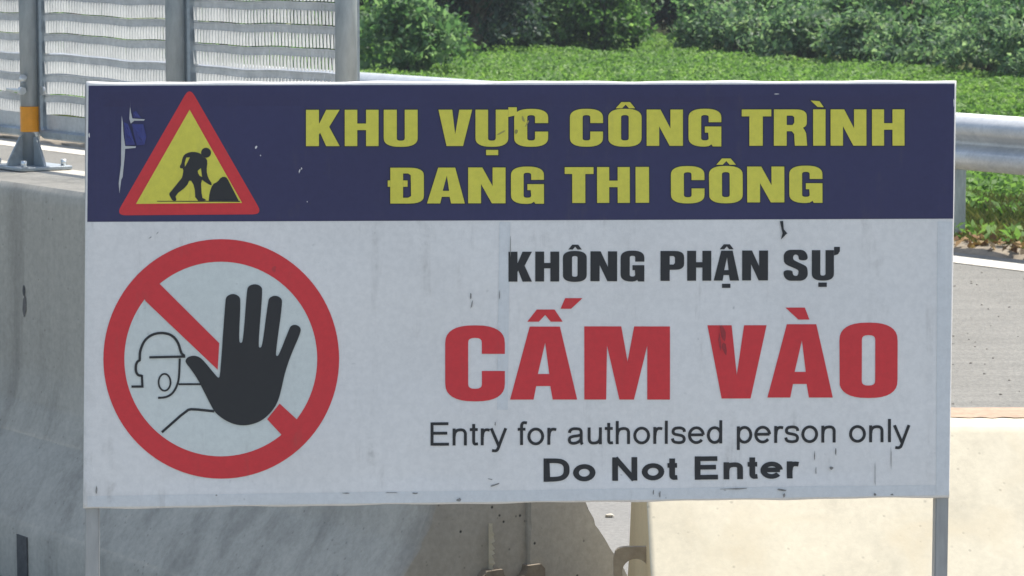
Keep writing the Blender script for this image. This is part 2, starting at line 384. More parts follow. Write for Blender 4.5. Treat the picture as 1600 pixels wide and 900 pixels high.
# ------------------------------------------------------------------ mesh screen: posts and panels
PC_ = 4.29
POST_A = [-8.63 - 0.89, -8.63, -7.735, -6.855]
def cyl_obj(name, p0, p1, r, mat, parent, seg=20, r1=None):
    bm = bmesh.new(); add_tube(bm, p0, p1, r, r1, seg); o = bm_obj(name, bm, mat, parent)
    for p in o.data.polygons:
        if len(p.vertices) == 4: p.use_smooth = True
    return o
def screen_post(a, label, reflector):
    root = empty('screen_post', rf(a, PC_, 1.05), ROAD_ROT); tag(root, label, 'post', 'round steel posts of the mesh screen')
    cyl_obj('pipe', (0, 0, 0.012), (0, 0, 1.08), 0.028, M['steel'], root, 24)
    cyl_obj('cap', (0, 0, 1.08), (0, 0, 1.095), 0.0295, M['steel'], root, 24)
    bm = bmesh.new(); add_box(bm, -0.105, 0.105, -0.085, 0.085, 0.001, 0.013, 0.003); bm_obj('base_plate', bm, M['frame_steel'], root)
    for s in (-1, 1):
        bm = bmesh.new(); prism(bm, [(s * 0.027, 0.0135), (s * 0.095, 0.0135), (s * 0.092, 0.022), (s * 0.042, 0.098), (s * 0.027, 0.098)], lambda x, z: Vector((x, -0.004, z)), lambda x, z: Vector((x, 0.004, z)))
        bm_obj('gusset', bm, M['frame_steel'], root)
    bm = bmesh.new(); prism(bm, [(-0.027, 0.0135), (-0.078, 0.0135), (-0.075, 0.025), (-0.034, 0.1), (-0.027, 0.1)], lambda x, z: Vector((-0.004, x, z)), lambda x, z: Vector((0.004, x, z)))
    bm_obj('gusset', bm, M['frame_steel'], root)
    for x, y in ((-.085, -.065), (.085, -.065), (-.085, .065), (.085, .065)):
        cyl_obj('bolt', (x, y, 0.0135), (x, y, 0.032), 0.009, M['bolt'], root, 6)
    for z in (0.235, 0.80):
        b = cyl_obj('clamp_bolt', (-0.075, -0.036, z), (0.03, -0.036, z), 0.0055, M['bolt'], root, 10)
        cyl_obj('nut', (0.012, -0.036, z), (0.028, -0.036, z), 0.0125, M['bolt'], b, 6)
        cyl_obj('clip', (0.02, -0.034, z + 0.03), (0.03, -0.034, z + 0.042), 0.011, M['bolt'], root, 8)
    if reflector:
        bm = bmesh.new(); add_tube(bm, (0, 0, 0.112), (0, 0, 0.187), 0.0292, None, 24, True)
        o = bm_obj('reflective_band', bm, M['orange'], root); tag(o, label='orange reflective band')
    return root
screen_post(POST_A[0], 'round grey steel post of the mesh screen, beyond the post with the orange band', False)
screen_post(POST_A[1], 'round grey steel post with an orange reflective band and gusseted foot', True)
screen_post(POST_A[2], 'round grey steel post between two bays of mesh screen, without orange band', False)
screen_post(POST_A[3], 'last round steel post, at the end of the mesh screen by the bushes', False)

def louvre_mesh(L, z0, z1):
    """anti-glare expanded sheet: rows of upright fins turned out of the sheet, every second row the other way, tied by flat bands"""
    vs = []; fs = []
    per = 0.060; pitch = 0.0168; ph = random.uniform(0, 6)
    def quad(pts):
        k = len(vs); vs.extend([(min(L, max(0, a_)), b_ + 0.003 * math.sin(a_ * 7 + ph), c_ + 0.0028 * math.sin(a_ * 8.5 + ph + c_ * 2) + 0.0012 * math.sin(a_ * 23 + ph * 2)) for a_, b_, c_ in pts]); fs.append((k, k + 1, k + 2, k + 3))
    def band(y0, za, y1, zb):
        for q_ in range(14): quad([(L * q_ / 14, y0, za), (L * (q_ + 1) / 14, y0, za), (L * (q_ + 1) / 14, y1, zb), (L * q_ / 14, y1, zb)])
    def fin(x, za, zb, w, sgn, sh):
        ax = 0.5 * w * 0.57 * sgn; ay = 0.5 * w * 0.82
        quad([(x - ax, -ay, za), (x + ax, ay, za), (x + ax + sh, ay, zb), (x - ax + sh, -ay, zb)])
    z = z1
    while z - per > z0:
        band(-0.002, z - .003, -0.001, z - 0.008)
        x = -0.01 + random.uniform(0, pitch)
        while x < L + 0.01:
            j = random.uniform(-0.0006, 0.0006)
            fin(x + 0.0015 + j, z - 0.008, z - 0.023, 0.0090 + random.uniform(-.001, .001), 1, -0.001)
            fin(x + j, z - 0.023, z - per, 0.0150 + random.uniform(-.0012, .0012), -1, 0.003)
            x += pitch
        band(0.002, z - 0.0225, 0.002, z - 0.0242)
        z -= per
    quad([(0, 0, z), (L, 0, z), (L, 0.0, z0), (0, 0.0, z0)])
    return vs, fs
def screen_panel(a0, a1, label):
    L = a1 - a0; root = empty('mesh_screen_panel', rf(a0, PC_ + 0.034, 1.05), ROAD_ROT); tag(root, label, 'screen panel', 'mesh panels of the screen on the tall barrier')
    z0, z1 = 0.092, 1.03; fw = 0.027; rr = 0.035
    def rrect(x0, x1, za, zb, r):
        pts = []
        for cx, cz, t0 in ((x1 - r, zb - r, 0), (x0 + r, zb - r, 90), (x0 + r, za + r, 180), (x1 - r, za + r, 270)):
            for i in range(7): t = R(t0 + 15 * i); pts.append((cx + r * math.cos(t), cz + r * math.sin(t)))
        return pts
    o = rrect(0, L, z0, z1, rr); i_ = rrect(fw, L - fw, z0 + fw, z1 - fw, 0.012)
    bm = bmesh.new(); n = len(o); prof = [(o, 0.014), (o, -0.010), ([(p[0] * .8 + q[0] * .2, p[1] * .8 + q[1] * .2) for p, q in zip(o, i_)], -0.017), ([(p[0] * .2 + q[0] * .8, p[1] * .2 + q[1] * .8) for p, q in zip(o, i_)], -0.017), (i_, -0.011), (i_, 0.014)]
    rings = [[bm.verts.new((x, y, z)) for x, z in pts] for pts, y in prof]
    for k in range(len(rings)):
        A, B = rings[k], rings[(k + 1) % len(rings)]
        for q in range(n): bm.faces.new((A[q], A[(q + 1) % n], B[(q + 1) % n], B[q]))
    bm_obj('frame', bm, M['frame_steel'], root)
    vs, fs = louvre_mesh(L - 2 * fw + 0.004, z0 + fw - 0.004, z1 - fw + 0.002)
    o = mesh_obj('pressed_mesh', [(x + fw - 0.002, y + 0.002, z) for x, y, z in vs], fs, M['mesh_steel'], root)
    md = o.modifiers.new('sheet', 'SOLIDIFY'); md.thickness = 0.0011; md.offset = 0
    b = cyl_obj('clip', (fw + 0.012, -0.02, 0.235), (fw + 0.012, -0.014, 0.235), 0.014, M['bolt'], root, 12)
    return root
PL = ['slotted metal mesh panel left of the post with the orange band', 'slotted metal mesh panel between the orange-banded post and the plain middle post', 'slotted metal mesh panel beside the last post of the screen']
for i in range(3): screen_panel(POST_A[i] + 0.012, POST_A[i + 1] - 0.012, PL[i])
screen_panel(POST_A[0] - 0.84, POST_A[0] - 0.03, 'slotted metal mesh panel two bays beyond the orange-banded post')

# ================================================================== LOW SUNLIT BARRIER (right)
ALB = R(2.0)
fz = on_height(1300, 667, 0.68)         # front top arris
LX = Vector((math.cos(ALB), math.sin(ALB), 0)); LY = Vector((-math.sin(ALB), math.cos(ALB), 0))
slope_n = Vector((0, -0.5, 0.45)).normalized()
wn_ = LX * slope_n.x + LY * slope_n.y + Vector((0, 0, slope_n.z))
r = ray(1011, 790); t = (fz - CAM).dot(wn_) / r.dot(wn_); pe = CAM + r * t
org = fz + LX * ((pe - fz).dot(LX)); org.z = 0
lb = empty('concrete_barrier', org, ALB)
tag(lb, 'low cream concrete barrier in full sun, with dusty top and a holed joining plate', 'barrier')
bm = bmesh.new()
front = chaikin([(0.26, 0.68), (0.02, 0.68), (0.0, 0.675), (-0.16, 0.50), (-0.34, 0.305), (-0.44, 0.19), (-0.46, 0.15), (-0.46, 0.0)], 2, False)
back = [(0.56, 0.0), (0.56, 0.10), (0.42, 0.30), (0.30, 0.55), (0.275, 0.66)]
prof = front + back
LBL = 4.0
xs = [0.0, 0.012] + list(np.linspace(0.3, LBL, 12))
cx = (sum(p[0] for p in prof) / len(prof), 0.3); rings = []
for k, x in enumerate(xs):
    ring = []
    for y, z in prof:
        s = 1.0 if k else 1.0 - 0.012 - abs(random.gauss(0, 0.006))
        ring.append(bm.verts.new((x, cx[0] + (y - cx[0]) * s, z if z < 0.01 else cx[1] + (z - cx[1]) * s)))
    rings.append(ring)
for A, B in zip(rings, rings[1:]):
    for i in range(len(prof)): bm.faces.new((A[i], A[(i + 1) % len(prof)], B[(i + 1) % len(prof)], B[i])).smooth = True
bm.faces.new(rings[0]); bm.faces.new(rings[-1][::-1])
o = bm_obj('body', bm, M['cream'], lb); o.data.materials.append(M['end_bounce'])
for p in o.data.polygons:
    if p.normal.x < -0.6: p.material_index = 1
# dust drifted on the back half of the top
dv = []; df = []; nx = 160
for i in range(nx + 1):
    x = 0.02 + (LBL - 0.04) * i / nx
    e = 0.10 + 0.02 * math.sin(x * 3.1) + 0.012 * math.sin(x * 11 + 1) + random.uniform(-.012, .012)
    for y, z in ((e, 0.6812), (e + 0.03, 0.6835), (0.235, 0.685), (0.262, 0.6812)): dv.append((x, y, z + random.uniform(0, .0012)))
for i in range(nx):
    for j in range(3): k = i * 4 + j; df.append((k, k + 4, k + 5, k + 1))
mesh_obj('dust_layer', dv, df, M['dust'], lb, True)
# holed joining plate on the end
def circle(cx_, cy_, r_, n=28): return [(cx_ + r_ * math.cos(2 * math.pi * i / n), cy_ + r_ * math.sin(2 * math.pi * i / n)) for i in range(n)]
def extrude_shape(contours, f0, f1):
    """solid plate from an outline with holes"""
    bm = bmesh.new(); tri = tessellate_polygon([[Vector((p[0], p[1], 0)) for p in c] for c in contours])
    flat = [p for c in contours for p in c]
    A = [bm.verts.new(f0(*p)) for p in flat]; B = [bm.verts.new(f1(*p)) for p in flat]
    for t in tri:
        bm.faces.new([A[i] for i in t]); bm.faces.new([B[i] for i in t[::-1]])
    k = 0
    for c in contours:
        n = len(c)
        for i in range(n): bm.faces.new((A[k + i], A[k + (i + 1) % n], B[k + (i + 1) % n], B[k + i]))
        k += n
    return bm
# its face stands 0.25 m behind the toe; trace the outline there
ply = -0.12
Pp = org + LY * ply
def on_lb_plane(px, py, y=ply):
    r = ray(px, py); P0 = org + LY * y; t = (P0 - CAM).dot(LY) / r.dot(LY); q = CAM + r * t - org
    return (q.dot(LX), q.z)
e0 = on_lb_plane(959, 855); h0 = on_lb_plane(993, 894); h1 = on_lb_plane(993 - 21, 894)
x0, zt = e0; rad = h0[0] - h1[0]
outl = [(x0, zt - 0.21), (x0, zt - 0.022), (x0 + 0.004, zt - 0.009), (x0 + 0.010, zt - 0.003), (x0 + 0.022, zt), (0.06, zt), (0.06, zt - 0.21)]
hole = circle(h0[0], h0[1], rad)
bm = extrude_shape([outl, hole], lambda x, z: Vector((x, ply, z)), lambda x, z: Vector((x, ply + 0.014, z)))
tag(bm_obj('joining_plate', bm, M['plate'], lb), label='dull steel joining plate with a round hole')

# ================================================================== GUARDRAIL across the road
RAIL_C = 12.25; RAIL_T = 0.745
gr = empty('guardrail', rf(-14, RAIL_C, 0), ROAD_ROT); tag(gr, 'galvanised double-wave steel guardrail along the far road edge', 'guardrail')
wprof = chaikin([(0.0, 0.0), (-0.026, 0.004), (-0.078, 0.050), (-0.083, 0.082), (-0.074, 0.108), (-0.012, 0.142), (-0.006, 0.156), (-0.012, 0.170), (-0.074, 0.204), (-0.083, 0.230), (-0.078, 0.262), (-0.026, 0.308), (0.0, 0.312)], 1, False)
def beam(x0, x1, dy):
    bm = bmesh.new(); A = []; n = len(wprof)
    for x in (x0, x1):
        A.append([bm.verts.new((x, y + dy, RAIL_T - 0.312 + z)) for y, z in wprof])
    for i in range(n - 1): bm.faces.new((A[0][i], A[1][i], A[1][i + 1], A[0][i + 1])).smooth = True
    o = bm_obj('beam', bm, M['rail'], gr); md = o.modifiers.new('plate', 'SOLIDIFY'); md.thickness = 0.004; md.offset = 0
    return o
GX = [-24.0 + 4.32 * i for i in range(9)]
for i, (x0, x1) in enumerate(zip(GX, GX[1:])): beam(x0, x1 + 0.3, -0.004 * (i % 2))
r = ray(1482, 340); t = rf(0, RAIL_C + 0.08).dot(CV) / r.dot(CV); px0 = to_ac(CAM + r * t)[0] + 14
k0 = int((px0 + 24) // 2.0)
for k in range(-k0, 6):
    x = px0 + 2.0 * k
    if x > 10: break
    bm = bmesh.new(); add_box(bm, x - 0.05, x + 0.05, 0.085, 0.165, -0.3, RAIL_T - 0.03, 0.004); bm_obj('post', bm, M['steel'], gr)
    bm = bmesh.new(); add_box(bm, x - 0.05, x + 0.05, 0.003, 0.083, RAIL_T - 0.30, RAIL_T - 0.03, 0.004); bm_obj('spacer_block', bm, M['frame_steel'], gr)
    bm = bmesh.new(); add_tube(bm, (x, -0.022, RAIL_T - 0.156), (x, 0.0, RAIL_T - 0.156), 0.016, None, 8); bm_obj('bolt', bm, M['bolt'], gr)

# ================================================================== THE SIGN
YAW, LEAN = R(5.0), R(4.5)
SX = Vector((math.cos(YAW), math.sin(YAW), 0)); KB = Vector((-math.sin(YAW), math.cos(YAW), 0))
SU = Vector((0, 0, math.cos(LEAN))) + KB * math.sin(LEAN); SN = SX.cross(SU)      # SN points to the viewer side
if SN.y > 0: SN = -SN
r = ray(805, 460); PS = CAM + r * (5.88 / r.y)
base = PS - SU * (PS.z / SU.z)                                  # where the sign's centre line meets the ground
sign = empty('construction_sign', base)
sign.rotation_euler = Matrix((SX, -SN, SU)).transposed().to_euler()   # local x across, -y to viewer, z up
tag(sign, 'large blue and white Vietnamese construction warning banner on a steel tube frame with two legs', 'sign')
def sp(px, py):
    r = ray(px, py); t = (PS - CAM).dot(SN) / r.dot(SN); q = CAM + r * t - base
    return (q.dot(SX), q.dot(SU))
TLc, TRc, BRc, BLc = sp(135, 128), sp(1494, 126), sp(1483, 777), sp(130, 795)
def bil(u, v):
    return tuple((TLc[i] * (1 - u) + TRc[i] * u) * (1 - v) + (BLc[i] * (1 - u) + BRc[i] * u) * v for i in (0, 1))
midx = sp(788, 460)[0]
def sstep(x, a, b): t = min(1, max(0, (x - a) / (b - a))); return t * t * (3 - 2 * t)
zb_, zt_ = BRc[1], TRc[1]; xl_, xr_ = BLc[0], TRc[0]
def disp(x, z):
    """how far the cloth stands in front of the tube plane (m)"""
    xl = BLc[0] + (TLc[0] - BLc[0]) * (z - BLc[1]) / (TLc[1] - BLc[1]); xr = BRc[0] + (TRc[0] - BRc[0]) * (z - BRc[1]) / (TRc[1] - BRc[1])
    zt = TLc[1] + (TRc[1] - TLc[1]) * (x - TLc[0]) / (TRc[0] - TLc[0]); zb = BLc[1] + (BRc[1] - BLc[1]) * (x - BLc[0]) / (BRc[0] - BLc[0])
    e = min(x - xl, xr - x, zt - z, z - zb)
    inside = sstep(e, 0.020, 0.052) * (0.2 + 0.8 * sstep(abs(x - midx), 0.006, 0.038))
    sag = 0.0020 + 0.0016 * math.sin(x * 5.1 + 0.6 + z * 2) * math.sin(z * 7.0 + 0.4) + 0.0011 * math.sin(x * 17 + z * 6) + 0.0008 * math.sin(x * 4 - z * 23)
    return 0.006 - inside * sag
LAY = 0.0005
def lift(x, z, layer): return (x, -disp(x, z) - layer * LAY, z)
# --- steel tubes
def box_between(name, p0, p1, w, y0, y1, mat, parent):
    (xa, za), (xb, zb) = p0, p1; d = Vector((xb - xa, 0, zb - za)).normalized(); s = Vector((d.z, 0, -d.x)) * w / 2
    bm = bmesh.new(); a = Vector((xa, 0, za)); b = Vector((xb, 0, zb))
    q = [a - s, a + s, b + s, b - s]
    prism(bm, list(range(4)), lambda i: q[i] + Vector((0, y0, 0)), lambda i: q[i] + Vector((0, y1, 0))) if False else None
    A = [bm.verts.new(v + Vector((0, y0, 0))) for v in q]; B = [bm.verts.new(v + Vector((0, y1, 0))) for v in q]
    for i in range(4): bm.faces.new((A[i], A[(i + 1) % 4], B[(i + 1) % 4], B[i]))
    bm.faces.new(A[::-1]); bm.faces.new(B)
    bmesh.ops.bevel(bm, geom=list(bm.edges), offset=0.002, segments=2, affect='EDGES')
    return bm_obj(name, bm, mat, parent)
TY0, TY1 = 0.000, 0.025
ll_t = sp(138.5, 800); ll_b = sp(139.5, 900); rl_t = sp(1472.5, 778); rl_b = sp(1470.5, 900)
def to_ground(a, b):
    t = (a[1] - 0.003) / (a[1] - b[1]); return (a[0] + (b[0] - a[0]) * t, 0.003)
for a, b in ((ll_t, ll_b), (rl_t, rl_b)):
    gpt = to_ground(a, b); top = (a[0] + (TLc[0] - BLc[0]) * 0.98 * (1), TLc[1] - 0.004)
    box_between('leg', gpt, top, 0.025, TY0, TY1, M['tube'], sign)
    bm = bmesh.new(); add_box(bm, gpt[0] - 0.0125, gpt[0] + 0.0125, -0.26, 0.30, 0.004, 0.029, 0.002)
    f = bm_obj('foot', bm, M['tube'], sign); f.rotation_euler = (LEAN, 0, 0)
box_between('frame_tube', (xl_ + 0.04, zt_ - 0.016), (xr_ - 0.035, zt_ - 0.018), 0.025, TY0 + .001, TY1 - .001, M['tube'], sign)
box_between('frame_tube', (BLc[0] + 0.026, BLc[1] + 0.016), (BRc[0] - 0.026, BRc[1] + 0.015), 0.025, TY0 + .001, TY1 - .001, M['tube'], sign)
box_between('frame_tube', (midx, zb_ + 0.03), (midx + 0.008, zt_ - 0.03), 0.020, TY0 + .002, TY1 - .002, M['tube'], sign)
# --- banner cloth: front grid, rounded rim, turned back over the tubes
NU, NV = 124, 62
bm = bmesh.new(); grid = []
for j in range(NV + 1):
    row = []
    for i in range(NU + 1):
        x, z = bil(i / NU, j / NV); row.append([x, z])
    grid.append(row)
INS = 0.0045
vg = []
for j in range(NV + 1):
    row = []
    for i in range(NU + 1):
        u = i / NU; v = j / NV; u2 = INS / 1.61 + u * (1 - 2 * INS / 1.61); v2 = INS / .78 + v * (1 - 2 * INS / .78)
        x, z = bil(u2, v2); row.append(bm.verts.new(lift(x, z, 0)))
    vg.append(row)
for j in range(NV):
    for i in range(NU): bm.faces.new((vg[j][i], vg[j + 1][i], vg[j + 1][i + 1], vg[j][i + 1]))
loop = [(vg[0][i], (i / NU, 0)) for i in range(NU)] + [(vg[j][NU], (1, j / NV)) for j in range(NV)] + [(vg[NV][i], (i / NU, 1)) for i in range(NU, 0, -1)] + [(vg[j][0], (0, j / NV)) for j in range(NV, 0, -1)]
prev = [l[0] for l in loop]
for step_i, (ins, y) in enumerate(((0.0013, -0.0048), (0.0, -0.0012), (0.0, 0.0275))):
    cur = []
    for vtx, (u, v) in loop:
        x, z = bil(ins / 1.61 + u * (1 - 2 * ins / 1.61), ins / .78 + v * (1 - 2 * ins / .78))
        wv = 0.0008 * math.sin(x * 21) + 0.0006 * math.sin(x * 47 + z * 9)
        cur.append(bm.verts.new((x, y, z + (wv if v in (0, 1) else 0))))
    for k in range(len(cur)):
        bm.faces.new((prev[k], prev[(k + 1) % len(cur)], cur[(k + 1) % len(cur)], cur[k]))
    prev = cur
banner = bm_obj('banner', bm, M['white'], sign, True)
tag(banner, label='stretched white cloth banner with blue header')

def print_obj(name, shapes, mat, layer, px=True, parent=banner, label=None, cell=0.013):
    """flat print: list of shapes, each a list of contours (outer, holes...) in photo pixels, laid on the cloth"""
    bm = bmesh.new()
    for cs in shapes:
        cs = [[sp(*p) if px else p for p in c] for c in cs]
        flat = [p for c in cs for p in c]
        vs = [bm.verts.new((p[0], 0, p[1])) for p in flat]
        for t in tessellate_polygon([[Vector((p[0], p[1], 0)) for p in c] for c in cs]):
            if len(set(t)) == 3:
                try: bm.faces.new([vs[i] for i in t])
                except ValueError: pass
    xs_ = [v.co.x for v in bm.verts]; zs_ = [v.co.z for v in bm.verts]
    x = math.floor(min(xs_) / cell) * cell + cell
    while x < max(xs_):
        bmesh.ops.bisect_plane(bm, geom=bm.verts[:] + bm.edges[:] + bm.faces[:], plane_co=(x, 0, 0), plane_no=(1, 0, 0)); x += cell
    z = math.floor(min(zs_) / cell) * cell + cell
    while z < max(zs_):
        bmesh.ops.bisect_plane(bm, geom=bm.verts[:] + bm.edges[:] + bm.faces[:], plane_co=(0, 0, z), plane_no=(0, 0, 1)); z += cell
    for v in bm.verts: v.co = lift(v.co.x, v.co.z, layer)
    bm.normal_update()
    for f in bm.faces:
        if f.normal.y > 0: f.normal_flip()
    o = bm_obj(name, bm, mat, parent, False, False)
    if label: o['label'] = label
    return o
def ribbon(pts, w, closed=True):
    """quads of a line of width w along a polyline (pixels), mitred"""
    n = len(pts); L = []; Rr = []
    for i in range(n):
        p = Vector(pts[i]); a = Vector(pts[(i - 1) % n]) if closed or i > 0 else None; b = Vector(pts[(i + 1) % n]) if closed or i < n - 1 else None
        d1 = (p - a).normalized() if a is not None and (p - a).length > 1e-6 else None; d2 = (b - p).normalized() if b is not None and (b - p).length > 1e-6 else None
        d1 = d1 or d2; d2 = d2 or d1
        n1 = Vector((-d1.y, d1.x)); n2 = Vector((-d2.y, d2.x)); m = (n1 + n2)
        m = m.normalized() if m.length > 1e-4 else n1
        k = min(2.0, 1.0 / max(0.3, m.dot(n1)))
        L.append(tuple(p + m * w / 2 * k)); Rr.append(tuple(p - m * w / 2 * k))
    out = []
    for i in range(n if closed else n - 1):
        j = (i + 1) % n; out.append([[L[i], L[j], Rr[j], Rr[i]]])
    return out

# --- heavy sign letters, drawn in a unit box (x right, y down)
def arc(cx, cy, rx, ry, t0, t1, n=8, p=2.5):
    o = []
    for i in range(n + 1):
        t = R(t0 + (t1 - t0) * i / n); c, s = math.cos(t), math.sin(t)
        o.append((cx + rx * math.copysign(abs(c) ** (2 / p), c), cy + ry * math.copysign(abs(s) ** (2 / p), s)))
    return o
RY = 0.24
OUT_TL = arc(0.5, RY, 0.5, RY, 180, 270); OUT_TR = arc(0.5, RY, 0.5, RY, 270, 360); OUT_BR = arc(0.5, 1 - RY, 0.5, RY, 0, 90); OUT_BL = arc(0.5, 1 - RY, 0.5, RY, 90, 180)
IL, IR, IT, IB = 0.385, 0.615, 0.165, 0.835
def in_top(): return arc(0.5, IT + 0.06, (IR - IL) / 2, 0.06, 360, 180, 8)
def in_bot(): return arc(0.5, IB - 0.06, (IR - IL) / 2, 0.06, 180, 0, 8)
G = {
 'K': [[[(0, 0), (.385, 0), (.385, .37), (.40, .37), (.60, 0), (1, 0), (.69, .47), (1, 1), (.60, 1), (.42, .63), (.385, .68), (.385, 1), (0, 1)]]],
 'H': [[[(0, 0), (.37, 0), (.37, .38), (.63, .38), (.63, 0), (1, 0), (1, 1), (.63, 1), (.63, .56), (.37, .56), (.37, 1), (0, 1)]]],
 'U': [[[(0, 0), (.385, 0), (.385, .77)] + in_bot()[1:-1] + [(.62, .77), (.62, 0), (1, 0)] + OUT_BR + OUT_BL[1:]]],
 'V': [[[(0, 0), (.41, 0), (.495, .68), (.62, 0), (1, 0), (.73, 1), (.24, 1)]]],
 'C': [[[(1, .375)] + OUT_TR[::-1] + OUT_TL[::-1][1:] + OUT_BL[::-1] + OUT_BR[::-1][1:] + [(1, .60), (IR, .60)] + in_bot()[::-1] + in_top()[::-1] + [(IR, .375)]]],
 'O': [[OUT_TL + OUT_TR[1:] + OUT_BR + OUT_BL[1:-1], in_top() + in_bot()]],
 'G': [[[(1, .355)] + OUT_TR[::-1] + OUT_TL[::-1][1:] + OUT_BL[::-1] + [(.62, .985), (.70, .94), (.74, .995), (1, .995), (1, .47), (.50, .47), (.50, .63), (.60, .63)] + in_bot()[::-1] + in_top()[::-1] + [(IR, .355)]]],
 'N': [[[(0, 0), (.38, 0), (.655, .52), (.655, 0), (1, 0), (1, 1), (.635, 1), (.345, .46), (.345, 1), (0, 1)]]],
 'T': [[[(0, 0), (1, 0), (1, .19), (.715, .19), (.715, 1), (.26, 1), (.26, .19), (0, .19)]]],
 'R': [[[(0, 0), (.62, 0)] + arc(.66, .2, .33, .2, 280, 360, 5) + arc(.72, .36, .27, .16, 0, 60, 4) + [(.93, .58), (.97, .66), (1, 1), (.63, 1), (.61, .68), (.54, .60), (.385, .60), (.385, 1), (0, 1)], [(.385, .17), (.55, .17), (.61, .21), (.615, .36), (.56, .43), (.385, .43)]]],
 'I': [[[(0, 0), (1, 0), (1, 1), (0, 1)]]],
 'A': [[[(.295, 0), (.745, 0), (1, 1), (.635, 1), (.60, .815), (.39, .815), (.35, 1), (0, 1)], [(.525, .22), (.415, .65), (.585, .65)]]],
 'D': [[[(0, 0), (.55, 0)] + arc(.55, .22, .45, .22, 270, 360, 6) + arc(.55, .78, .45, .22, 0, 90, 6) + [(0, 1)], [(.38, .16), (.53, .16), (.61, .21), (.62, .79), (.53, .84), (.38, .84)]]],
 'M': [[[(0, 0), (.432, 0), (.505, .48), (.582, 0), (1, 0), (1, 1), (.735, 1), (.735, .26), (.58, 1), (.41, 1), (.265, .26), (.255, 1), (0, 1)]]],
 'P': [[[(0, 0), (.60, 0)] + arc(.60, .22, .40, .22, 270, 360, 6) + arc(.60, .42, .40, .21, 0, 90, 6) + [(.39, .63), (.39, 1), (0, 1)], [(.39, .17), (.55, .17), (.61, .22), (.61, .40), (.55, .455), (.39, .455)]]],
 'S': [[chaikin([(1, .34), (.99, .14), (.82, .0), (.5, .0), (.18, .0), (.01, .13), (.01, .30), (.04, .44), (.22, .52), (.47, .60), (.62, .66), (.62, .76), (.57, .845), (.47, .845), (.385, .80), (.37, .66), (0, .66), (.01, .86), (.18, 1.0), (.5, 1.0), (.82, 1.0), (1, .86), (1, .70), (.97, .55), (.80, .47), (.53, .38), (.39, .31), (.40, .20), (.46, .155), (.55, .155), (.62, .20), (.63, .34)], 2)]],
}
def place(ch, x0, y0, x1, y1, slant=0.0):
    out = []
    for cs in G[ch]:
        out.append([[(x0 + u * (x1 - x0), y0 + v * (y1 - y0)) for u, v in c] for c in cs])
    return out
def circum(x0, y0, x1, y1): return [[[(x0 + u * (x1 - x0), y0 + v * (y1 - y0)) for u, v in ((0, 1), (.29, 0), (.73, 0), (1, 1), (.68, 1), (.51, .42), (.33, 1))]]]
def poly(*p): return [[list(p)]]
def horn(x1, y0, w, h): # hook on the right shoulder of a U
    return poly((x1 + .2, y0 - .075 * h), (x1 + .80 * w, y0 - .075 * h), (x1 + .80 * w, y0 + .06 * h), (x1 + .55 * w, y0 + .155 * h), (x1 + .2, y0 + .19 * h))

def pc(*crop):     # crop pixels -> photo pixels
    ox, oy, s = crop
    return lambda x, y: (ox + x / s, oy + y / s)
# cloth over the tubes, hems and middle: its embossed shading put into the colour
M['hem_emboss'] = mat_print('cloth_emboss_shading', (0.705, 0.70, 0.685), 0.35)
print_obj('hem_emboss', [[[(137, 774.5), (500, 769.5), (1000, 763), (1461, 757.5), (1461, 773.5), (1000, 780.5), (500, 787), (137, 791.5)]]], M['hem_emboss'], 1)
print_obj('hem_emboss', [[[(1464, 346), (1486.4, 346), (1481.5, 773), (1461.5, 773.2)]]], M['hem_emboss'], 1)
print_obj('mid_tube_emboss', [[[(780, 347), (797, 347), (794.5, 500), (793, 640), (776, 640), (778, 500)]]], M['hem_emboss'], 1)
# blue header
hb_l, hb_r = (134.2 + 2.6, 346.0), (1490.5 - 2.0, 341.5)
print_obj('header_field', [[[(138.6, 134.0), (450, 133.2), (900, 132.6), (1490.2, 131.2), (1488.0, 341.6), (900, 343.8), (400, 345.8), (136.6, 346.6)]]], M['navy'], 1, label='navy blue header field')
def letter(shapes, mat, layer=2, outline=0.0):
    o = print_obj('letter', shapes, mat, layer)
    if outline:
        rb = []
        for cs in shapes:
            for c in cs: rb += ribbon(c, outline)
        print_obj('letter_outline', rb, M['edge_ink'], layer - 1)
    return o
def rect(x0, y0, x1, y1): return poly((x0, y0), (x1, y0), (x1, y1), (x0, y1))
marks = {4: horn(793.6, 172, 17, 57) + rect(759.2, 234.3, 778, 242.4), 7: circum(961.5, 159.6, 992, 169.3), 12: poly((1265.5, 157.2), (1279.5, 158.2), (1286.2, 167.6), (1276.6, 167.2))}
for i, (ch, a, b) in enumerate((('K', 478, 530.5), ('H', 538.5, 591.2), ('U', 599.3, 652.2), ('V', 684.7, 737.4), ('U', 742.6, 793.6), ('C', 803, 856), ('C', 890, 941.6), ('O', 949.8, 1002), ('N', 1010, 1066.7), ('G', 1075.5, 1126.6), ('T', 1158.4, 1204.3), ('R', 1208.5, 1260.3), ('I', 1269.7, 1289), ('N', 1297, 1353), ('H', 1361.8, 1412.5))):
    rnd = 1.2 if ch in 'COGU' else 0; sl = 0.8 * (1 - (a - 478) / 935)
    letter(place(ch, a, 170.9 + sl - rnd * (ch != 'U'), b, 227.6 + sl + rnd) + marks.get(i, []), M['yellow'], 3, 2.6)
marks = {0: rect(605.6, 282, 609.4, 291.8) + rect(629.7, 282, 636.5, 291.8), 8: circum(1118.8, 247.6, 1149.4, 257.4)}
